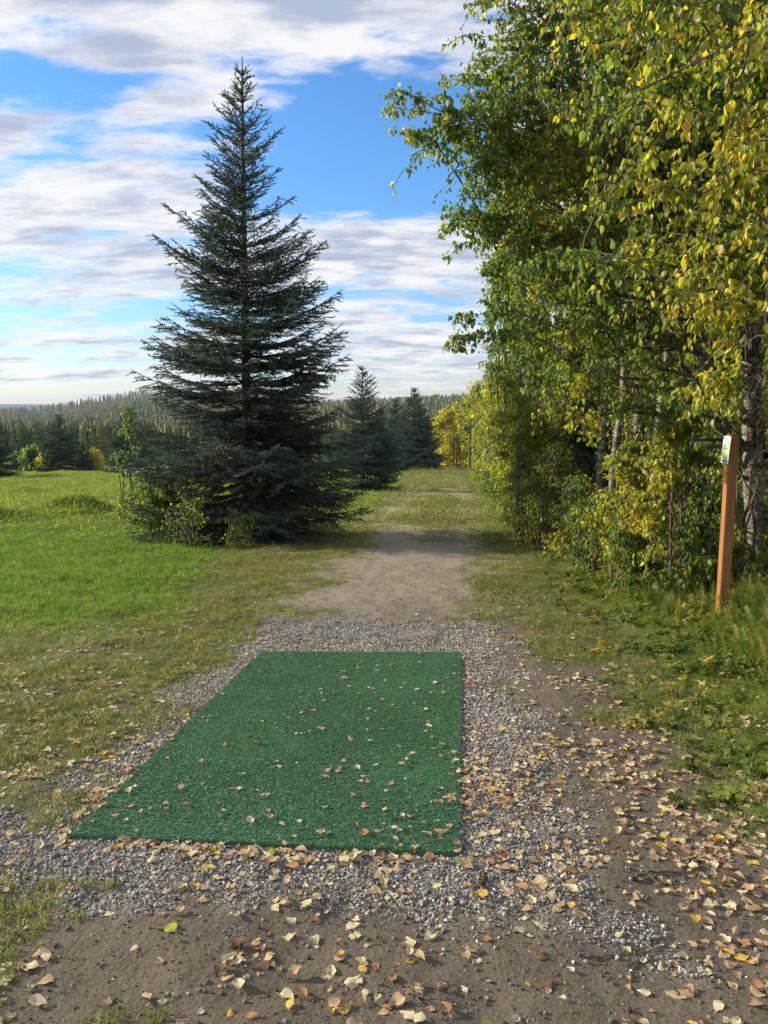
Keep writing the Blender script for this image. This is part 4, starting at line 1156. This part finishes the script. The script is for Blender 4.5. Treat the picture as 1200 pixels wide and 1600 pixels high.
# meadow beyond
src = [tuft(420 + k, 16, 1, .05, .7, .7, 'grass_far') for k in range(5)]
n = 110000; y = 13 + 87 * r.random(n) ** 1.5; x = r.uniform(-.56, .22, n) * y - 1
g_, d_, l_, w_ = zones(x, y); hmp = fbm(x * .7, y * .5, 8, 3); keep = (r.random(n) < l_ * (.3 + .9 * hmp) * sstep(13.5, 20, y + 3 * (hmp - .5))) & (x < bank_x(y) + .5); x, y = x[keep], y[keep]; n = len(x)
put_grass('meadow_grass', x, y, r.uniform(.06, .16, n) * (.3 + 1.3 * fbm(x * .5, y * .4, 4, 3)) * (.6 + .4 * sstep(14, 24, y)), src, 'sunlit rough meadow grass beyond the big spruce', r, ws=r.uniform(.16, .30, n))
# worn short grass round the soil
src = [tuft(440 + k, 11, 1, .045, 1.1, .55, 'grass_worn') for k in range(6)]
n = 190000; x = r.uniform(-5.5, 2.8, n); y = 1.7 + 18 * r.random(n) ** 1.35
g_, d_, l_, w_ = zones(x, y); pt = fbm(x * 3.0, y * 3.0, 17, 4)
keep = (r.random(n) < (1 - d_) * (1 - g_) * (1 - l_ * .8) * (.12 + .88 * sstep(.30, .56, pt))) & (quad_dist(x, y) > .05); x, y = x[keep], y[keep]; n = len(x)
put_grass('worn_grass', x, y, r.uniform(.018, .048, n), src, 'short worn olive grass beside the track', r, .3)
# short patchy grass on the far track
src = [tuft(450 + k, 14, 1, .07, 1.0, 1.1, 'grass_worn') for k in range(4)]
n = 70000; y = 14 + 80 * r.random(n) ** 1.4; pc_ = -0.75 + .095 * y; x = pc_ + r.uniform(-1, 1, n) * (1.8 + .03 * y)
g_, d_, l_, w_ = zones(x, y); pt = fbm(x * .9, y * .35, 37, 4)
keep = (r.random(n) < (.02 + .42 * sstep(.42, .66, pt)) * (1 - .8 * d_) * (.25 + .75 * sstep(.0, .8, np.abs(np.abs(x - pc_) - 1.0)))) & (r.random(n) > l_ * .6); x, y = x[keep], y[keep]; n = len(x)
put_grass('track_grass', x, y, r.uniform(.025, .06, n) * (1 + y / 50), src, 'short mown grass growing over the far part of the track', r, .3, ws=r.uniform(.05, .11, n) * (1 + y / 30))
# green tufts springing up in the soil
src = [tuft(460 + k, 14, 1, .035, .9, .35, 'grass_worn' if k % 2 else 'grass_bank') for k in range(4)]
n = 2600; px_ = r.uniform(0, 1200, n); py_ = r.uniform(880, 1600, n); x, y = plane_at(px_, py_)
g_, d_, l_, w_ = zones(x, y); pt = fbm(x * 1.6, y * 1.6, 27, 3)
keep = (pt > .60) & (g_ < .3) & (quad_dist(x, y) > .06) & ((x < -.6) | (y > 6.6)); x, y = x[keep], y[keep]; n = len(x); print('tufts', n)
put_grass('grass_tufts', x, y, r.uniform(.02, .055, n), src, 'green grass tufts sprouting from the worn soil', r, .2)
# long bank grass on the right
src = [tuft(480 + k, 13, 1, .020, .95, .55, 'grass_bank', 4) for k in range(7)]
n = 120000; y = 2.6 + 14 * r.random(n) ** 1.2; x = bank_x(y) + r.uniform(-.7, 4.2, n)
g_, d_, l_, w_ = zones(x, y); keep = (r.random(n) < (.12 + .8 * l_) * sstep(.30, .52, fbm(x * 4, y * 4, 19, 3)) * (.3 + .7 * sstep(-.7, .6, x - bank_x(y)))) & (x / y < .62) & (d_ < .8); x, y = x[keep], y[keep]; n = len(x); print('bank', n)
hh_ = (.03 + .09 * sstep(-.2, 2.4, x - bank_x(y)) * r.uniform(.3, 1.4, n)) * (.5 + 1.0 * fbm(x * 3.5, y * 3.5, 14, 4))
put_grass('bank_grass', x, y, hh_ * 1.1, src, 'long sunlit grass growing on the right hand bank', r, .34, ws=np.maximum(hh_, .05) * 1.15)


# small leafy weeds mixed through the verge
def weed(seed):
    r = np.random.default_rng(seed); mb = MB(); tv, tf = leaf_template(1, .12, .2)
    for st in range(4):
        a = r.uniform(0, 6.28); le = r.uniform(.1, .7); top_ = np.array([math.cos(a) * le, math.sin(a) * le, r.uniform(.5, 1.0)]); b0 = np.array([r.normal(0, .12), r.normal(0, .12), -.03])
        sp_ = bez(b0, b0 + top_, .08, 5, r); mb.tube(sp_, [.014, .012, .01, .008, .004], 3, cap=False)
        k = 9; q = r.uniform(.15, 1, k); P_ = np.stack([np.interp(q, np.linspace(0, 1, 5), sp_[:, w]) for w in range(3)], -1)
        D_ = np.stack([r.normal(0, 1, k), r.normal(0, 1, k), r.uniform(-.2, .6, k)], -1); Dx, Dy, Dz = frames(D_, r.normal(0, .5, k))
        V_, F_, _c = stamp(tv, tf, P_, Dx, Dy, Dz, r.uniform(.16, .34, k)); mb.add(V_, F_)
    return src_mesh(mb, M['weed'])


M['weed'] = foliage_mat('verge_weeds', use_col=False, stops=[(0, (0.08, 0.13, 0.025)), (0.5, (0.15, 0.20, 0.04)), (0.85, (0.25, 0.27, 0.06)), (1, (0.45, 0.36, 0.10))], trans=0.4, rough=0.5, spec=0.3, var=0.3)
src = [weed(520 + k) for k in range(7)]
n = 8500; y = 3.0 + 13 * r.random(n) ** 1.1; x = bank_x(y) + r.uniform(-.5, 3.6, n)
g_, d_, l_, w_ = zones(x, y); keep = (r.random(n) < (.12 + .88 * sstep(-.3, .9, x - bank_x(y))) * (.2 + 1.1 * sstep(.35, .6, fbm(x * 1.7, y * 1.7, 23, 3)))) & (x / y < .62) & (d_ < .7); x, y = x[keep], y[keep]; n = len(x)
put_grass('verge_weeds', x, y, r.uniform(.05, .20, n) * (.5 + .5 * sstep(-.2, 1.4, x - bank_x(y))), src, 'low leafy green weeds mixed into the verge grass', r, .3, ws=r.uniform(.08, .19, n))


# horsetail-like feathery plants on the bank
def feather(seed):
    r = np.random.default_rng(seed); mb = MB(); hgt_ = 1.0
    mb.tube([[0, 0, 0], [.03, 0, .5], [.08, 0, 1]], [.012, .01, .004], 3, cap=False)
    for k in range(13):
        z = .18 + .78 * k / 13; l_ = .26 * (1.1 - z * .75)
        for q in range(7):
            a = q * .9 + k + r.uniform(-.2, .2); d = np.array([math.cos(a), math.sin(a), r.uniform(.15, .6)]); s_ = np.array([-d[1], d[0], 0]) * .009; p = np.array([.08 * z * z, 0, z])
            mb.add(np.array([p - s_, p + s_, p + d * l_ + [0, 0, -.02]]), np.array([[0, 1, 2]]))
    return src_mesh(mb, M['grass_bank'])


src = [feather(500 + k) for k in range(4)]
n = 5000; y = 4.0 + 11 * r.random(n); x = bank_x(y) + r.uniform(.5, 2.9, n)
keep = (fbm(x * .9, y * .9, 33, 3) > .36) & (x / y < .6); x, y = x[keep], y[keep]; n = len(x)
put_grass('horsetail', x, y, r.uniform(.12, .30, n), src, 'feathery horsetail plants under the bushes on the bank', r, .35)


# dandelion clocks / white flower heads in the lawn
def flower(px, py, k):
    x, y = plane_at(px, py); x, y = float(x), float(y); o = thing('white_flower', '', 'flower', gloc(x, y), k, 'white flower heads in the lawn')
    hh = .17
    s = MB(); s.tube([[0, 0, 0], [.01, 0, hh]], .003, 4); s.build('stalk', M['grass'], o)
    bm = bmesh.new(); bmesh.ops.create_icosphere(bm, subdivisions=1, radius=.017)
    me = bpy.data.meshes.new('flower_head'); bm.to_mesh(me); bm.free(); me.materials.append(M['white']); link('flower_head', me, o, (.01, 0, hh))
    return o


for k, (px, py, lab) in enumerate([(100, 872, 'white flower head in the lawn farthest left of the group'), (3, 834, 'white flower head at the left border of the photo'),
                                   (187, 846, 'white flower head in the grass near the left shrub foot'), (225, 828, 'upper white flower head beside the leafy shrub'),
                                   (224, 850, 'lower white flower head beside the leafy shrub')]):
    flower(px, py, k)['label'] = lab

# ------------------------------------------------------------------ fallen leaves
FCOL = {'pale cream': (.66, .56, .33), 'tan': (.48, .34, .19), 'golden yellow': (.62, .42, .08), 'orange brown': (.38, .21, .095), 'pinkish brown': (.42, .28, .17), 'dark brown': (.16, .09, .05), 'lime yellow': (.42, .45, .05)}
CN = list(FCOL); CW = np.array([.33, .30, .06, .09, .16, .05, .01]); CW /= CW.sum()


def fallen_mesh(form, col, seed):
    r = np.random.default_rng(seed)
    V, F = leaf_template(2, {'flat': .04, 'curled': .15, 'folded': .30}[form], {'flat': .03, 'curled': .24, 'folded': .08}[form])
    V = V.copy(); V[:, 1] *= r.uniform(.85, 1.15)
    V[:, 2] += {'flat': .03, 'curled': .30, 'folded': .1}[form] * (V[:, 0] - .5) * V[:, 1] * r.choice([-1, 1]); V[:, 1] += .10 * r.uniform(-1, 1) * V[:, 0] ** 2
    V[:, 2] += .06 * np.sin(V[:, 0] * 9 + r.uniform(0, 6)) * np.abs(V[:, 1]) * 3 + r.normal(0, .028, len(V))
    V[:, 2] -= V[:, 2].min() * .8; V[:, 0] -= .5
    C = np.tile(col, (len(V), 1)) * r.uniform(.82, 1.12, (len(V), 1))
    mb = MB(); mb.add(V, F, C); mb.C[-1] = C
    mb.tube([[-.52, 0, .03], [-.7, .03, .05], [-.86, .08, .03]], .014, 3, np.array(col) * .8)
    o = mb.build('fallen_leaf', M['fallen'], None, True); me = o.data; bpy.data.objects.remove(o); return me


FORMS = ['flat', 'curled', 'folded']
LIB = {}
for fi, f_ in enumerate(FORMS):
    for ci_, cn in enumerate(CN):
        LIB[(fi, ci_)] = fallen_mesh(f_, FCOL[cn], 600 + fi * 10 + ci_)


def leaf_density(px, py):
    x, y = plane_at(px, py); md = quad_dist(x, y); g_, d_, l_, w_ = zones(x, y)
    D = np.zeros(len(px))
    on = md < -.02
    D = np.where(on, .00050 * (1 + 1.5 * sstep(450, 700, px)), D)
    er = sstep(.0, .03, md) * sstep(.16, .04, md)                          # a drift against the mat's edges
    D = np.where(~on, .0014 + .0065 * er * (py < 1330) + .004 * er * (py >= 1330), D)
    D += (~on) * .0042 * sstep(715, 760, px) * sstep(960, 860, px) * sstep(1010, 1060, py) * sstep(1420, 1300, py)
    edge = np.exp(-((px - (790 + (py - 960) * 1.05)) / 90) ** 2) * (py > 930) * (py < 1420)
    D += (~on) * .0055 * edge
    D += (~on) * .0035 * sstep(1020, 1160, px) * (py > 1130) * (py < 1480)
    D += (~on) * .0034 * (px < 420) * (py < 1250) * (py > 940) * (1 - l_)
    D += (~on) * .0012 * (py < 1010) * (py > 880) * (px > 740) * (px < 980)
    D += (~on) * .0018 * (px > 680) * (px < 900) * (py > 1330) * (py < 1500)
    cl = fbm(x * 3.3, y * 3.3, 77, 3)
    return D * np.where(on, 1, .35 + 1.6 * sstep(.4, .7, cl)) * np.where(py > 1350, .50, 1) * (y < 13)


r = np.random.default_rng(19)
n = 260000; px_ = r.uniform(-60, 1260, n); py_ = r.uniform(865, 1640, n)
keep = r.random(n) < leaf_density(px_, py_) * (1320 * 775 / n) * 1.9
px_, py_ = px_[keep], py_[keep]; x, y = plane_at(px_, py_)
sz = np.clip(np.exp(r.normal(math.log(.0335), .32, len(x))), .014, .058)
on = quad_dist(x, y) < 0; sz = np.where(on, sz * .86, sz)
g_, d_, l_, w_ = zones(x, y)
z = np.where(on, -SLOPE * y + TH + .010, gz(x, y) + .003 + .006 * (g_ > .4) + .03 * (l_ > .5) * (x > 0))
ci = r.choice(len(CN), len(x), p=CW); fi = r.choice(3, len(x), p=[.35, .42, .23])
rot = np.stack([r.normal(0, .09, len(x)) + np.where(r.random(len(x)) < .3, np.pi, 0), r.normal(0, .10, len(x)), r.uniform(0, 6.28, len(x))], -1)
flip = np.abs(rot[:, 0]) > 2; z = z + np.where(flip, sz * .22, 0)
order = np.argsort(-(sz / project(np.stack([x, y, z], -1))[2]) * ((px_ > 0) & (px_ < 1200) & (py_ < 1600)))
ind = order[:300]; rest = order[300:]
print('fallen leaves', len(x))
src = [LIB[(a_, b_)] for a_ in range(3) for b_ in range(len(CN))]
scatter('leaf_litter', np.stack([x, y, z], -1)[rest], rot[rest], sz[rest], src, 'many small fallen birch leaves scattered over ground and mat', idx=(fi * len(CN) + ci)[rest])


def where_words(i):
    if on[i]: s = 'on the green mat'
    elif g_[i] > .45: s = 'on the gravel'
    elif d_[i] > .45: s = 'on bare soil'
    elif x[i] > 1.3: s = 'in bank grass'
    else: s = 'on worn grass'
    hz = ['far left', 'left', 'centre left', 'centre', 'centre right', 'right', 'far right'][int(np.clip(px_[i] / 1200 * 7, 0, 6))]
    vt = 'bottom edge' if py_[i] > 1540 else 'lower foreground' if py_[i] > 1450 else 'foreground' if py_[i] > 1360 else 'level with the mat front' if py_[i] > 1270 else 'level with the mat middle' if py_[i] > 1150 else 'level with the mat back'
    return s, hz, vt


labels = {}; info = []
Pxy = np.stack([px_[order[:500]], py_[order[:500]]], -1)
for i in ind:
    s, hz, vt = where_words(i)
    dd = np.hypot(px_[order[:500]] - px_[i], py_[order[:500]] - py_[i]); js = [j for j in np.argsort(dd) if order[j] != i][:1]
    j = order[js[0]]; dx_, dy_ = px_[i] - px_[j], py_[i] - py_[j]
    dr = ('right of' if dx_ > 0 else 'left of') if abs(dx_) > abs(dy_) else ('below' if dy_ > 0 else 'above')
    cand = ['%s %s leaf %s, %s, %s' % (CN[ci[i]], FORMS[fi[i]], s, hz, vt), '%s %s leaf %s, %s, just %s a %s one' % (CN[ci[i]], FORMS[fi[i]], s, hz, dr, CN[ci[j]]),
            '%s %s leaf, %s %s, %s a %s %s one' % (CN[ci[i]], FORMS[fi[i]], hz, vt, dr, CN[ci[j]], FORMS[fi[j]])]
    cand = [' '.join(c_.split()[:16]) for c_ in cand]
    info.append((i, cand))
from collections import Counter
lv = {i: 0 for i, _ in info}
for rnd in range(3):
    cnt = Counter(c[lv[i]] for i, c in info)
    for i, c in info:
        if cnt[c[lv[i]]] > 1 and lv[i] < 2: lv[i] += 1
for i, c in info:
    o = link('fallen_leaf', LIB[(fi[i], ci[i])], None, (float(x[i]), float(y[i]), float(z[i]))); o.rotation_euler = tuple(float(q) for q in rot[i]); o.scale = (float(sz[i]),) * 3
    tag(o, c[lv[i]], 'leaf', 'fallen leaves in the foreground')

# ------------------------------------------------------------------ sticks on the soil
r = np.random.default_rng(23)


def stick(pts, rad, label):
    W_ = [plane_at(*p_) for p_ in pts]; P_ = np.array([[a_, b_, float(gz(a_, b_)) + rad * 1.2] for a_, b_ in W_])
    tt = np.linspace(0, 1, 14); q = np.stack([np.interp(tt, np.linspace(0, 1, len(P_)), P_[:, k]) for k in range(3)], -1); q[1:-1] += r.normal(0, rad * .7, (12, 3)); q[:, 2] = gz(q[:, 0], q[:, 1]) + rad * .9 + .004 * r.random(14)
    c0 = q[0].copy(); mb = MB(); mb.tube(q - c0, np.linspace(rad, rad * .35, 14), 5)
    for k in range(2):
        j = r.integers(3, 11); d = np.array([r.normal(0, 1), r.normal(0, .6), .25]); d /= np.linalg.norm(d); d[2] = .1; mb.tube([q[j] - c0, q[j] - c0 + d * rad * 5, q[j] - c0 + d * rad * 9], [rad * .5, rad * .4, rad * .2], 4)
    o = mb.build('twig', M['bark_twig'], None, True); o.location = tuple(c0); tag(o, label, 'twig', 'dead twigs lying on the soil')


stick([(990, 1378), (1010, 1368), (1060, 1362), (1160, 1372)], .007, 'longest dark twig lying across the soil at right')
stick([(1075, 1345), (1100, 1332), (1140, 1318)], .006, 'short forked twig above the longest twig at right')
stick([(758, 1372), (752, 1392), (760, 1402)], .011, 'stubby bleached stick on the gravel in front of the mat')
stick([(920, 1498), (960, 1495), (1012, 1480)], .004, 'thin twig on the soil right of the cream leaves')
stick([(370, 1490), (378, 1518), (396, 1542)], .0025, 'thin pale grass stalk lying on soil at bottom left')
stick([(700, 1440), (760, 1470), (800, 1492)], .003, 'thin twig leaning over the gravel edge in the foreground')
stick([(1070, 1170), (1085, 1200), (1078, 1225)], .005, 'dark twig half under leaves at the bank foot')
stick([(640, 1552), (652, 1562), (660, 1575)], .006, 'pale broken stick near the bottom centre')
stick([(980, 1510), (1030, 1478)], .003, 'fine curved twig beside the grass at lower right')

# ------------------------------------------------------------------ air
hz = MB(); hz.box((0, 0, 0), (11800, 11500, 62)); ho = hz.build('haze', None); ho.location = (0, 0, 0)
m = bpy.data.materials.new('haze_air'); m.use_nodes = True; t = m.node_tree; t.nodes.clear()
ou = N(t, 'ShaderNodeOutputMaterial'); pv = N(t, 'ShaderNodeVolumePrincipled'); pv.inputs['Color'].default_value = (.72, .84, 1, 1); pv.inputs['Density'].default_value = .00010; pv.inputs['Anisotropy'].default_value = .0
L(t, pv.outputs[0], ou.inputs['Volume']); ho.data.materials.append(m)
zmin = float(gzv.min()); ho.scale = (1, 1, 1); ho.location = (0, 0, zmin - 2 + 31 if zmin > -60 else -20)
print('ground min', zmin)
tag(ho, 'thin bluish air over the valley', kind='stuff')
HAZE = ho
print('tris', sum(len(o.data.loops) - 2 * len(o.data.polygons) for o in bpy.data.objects if o.type == 'MESH' and o.users_collection and len(o.data.polygons)))
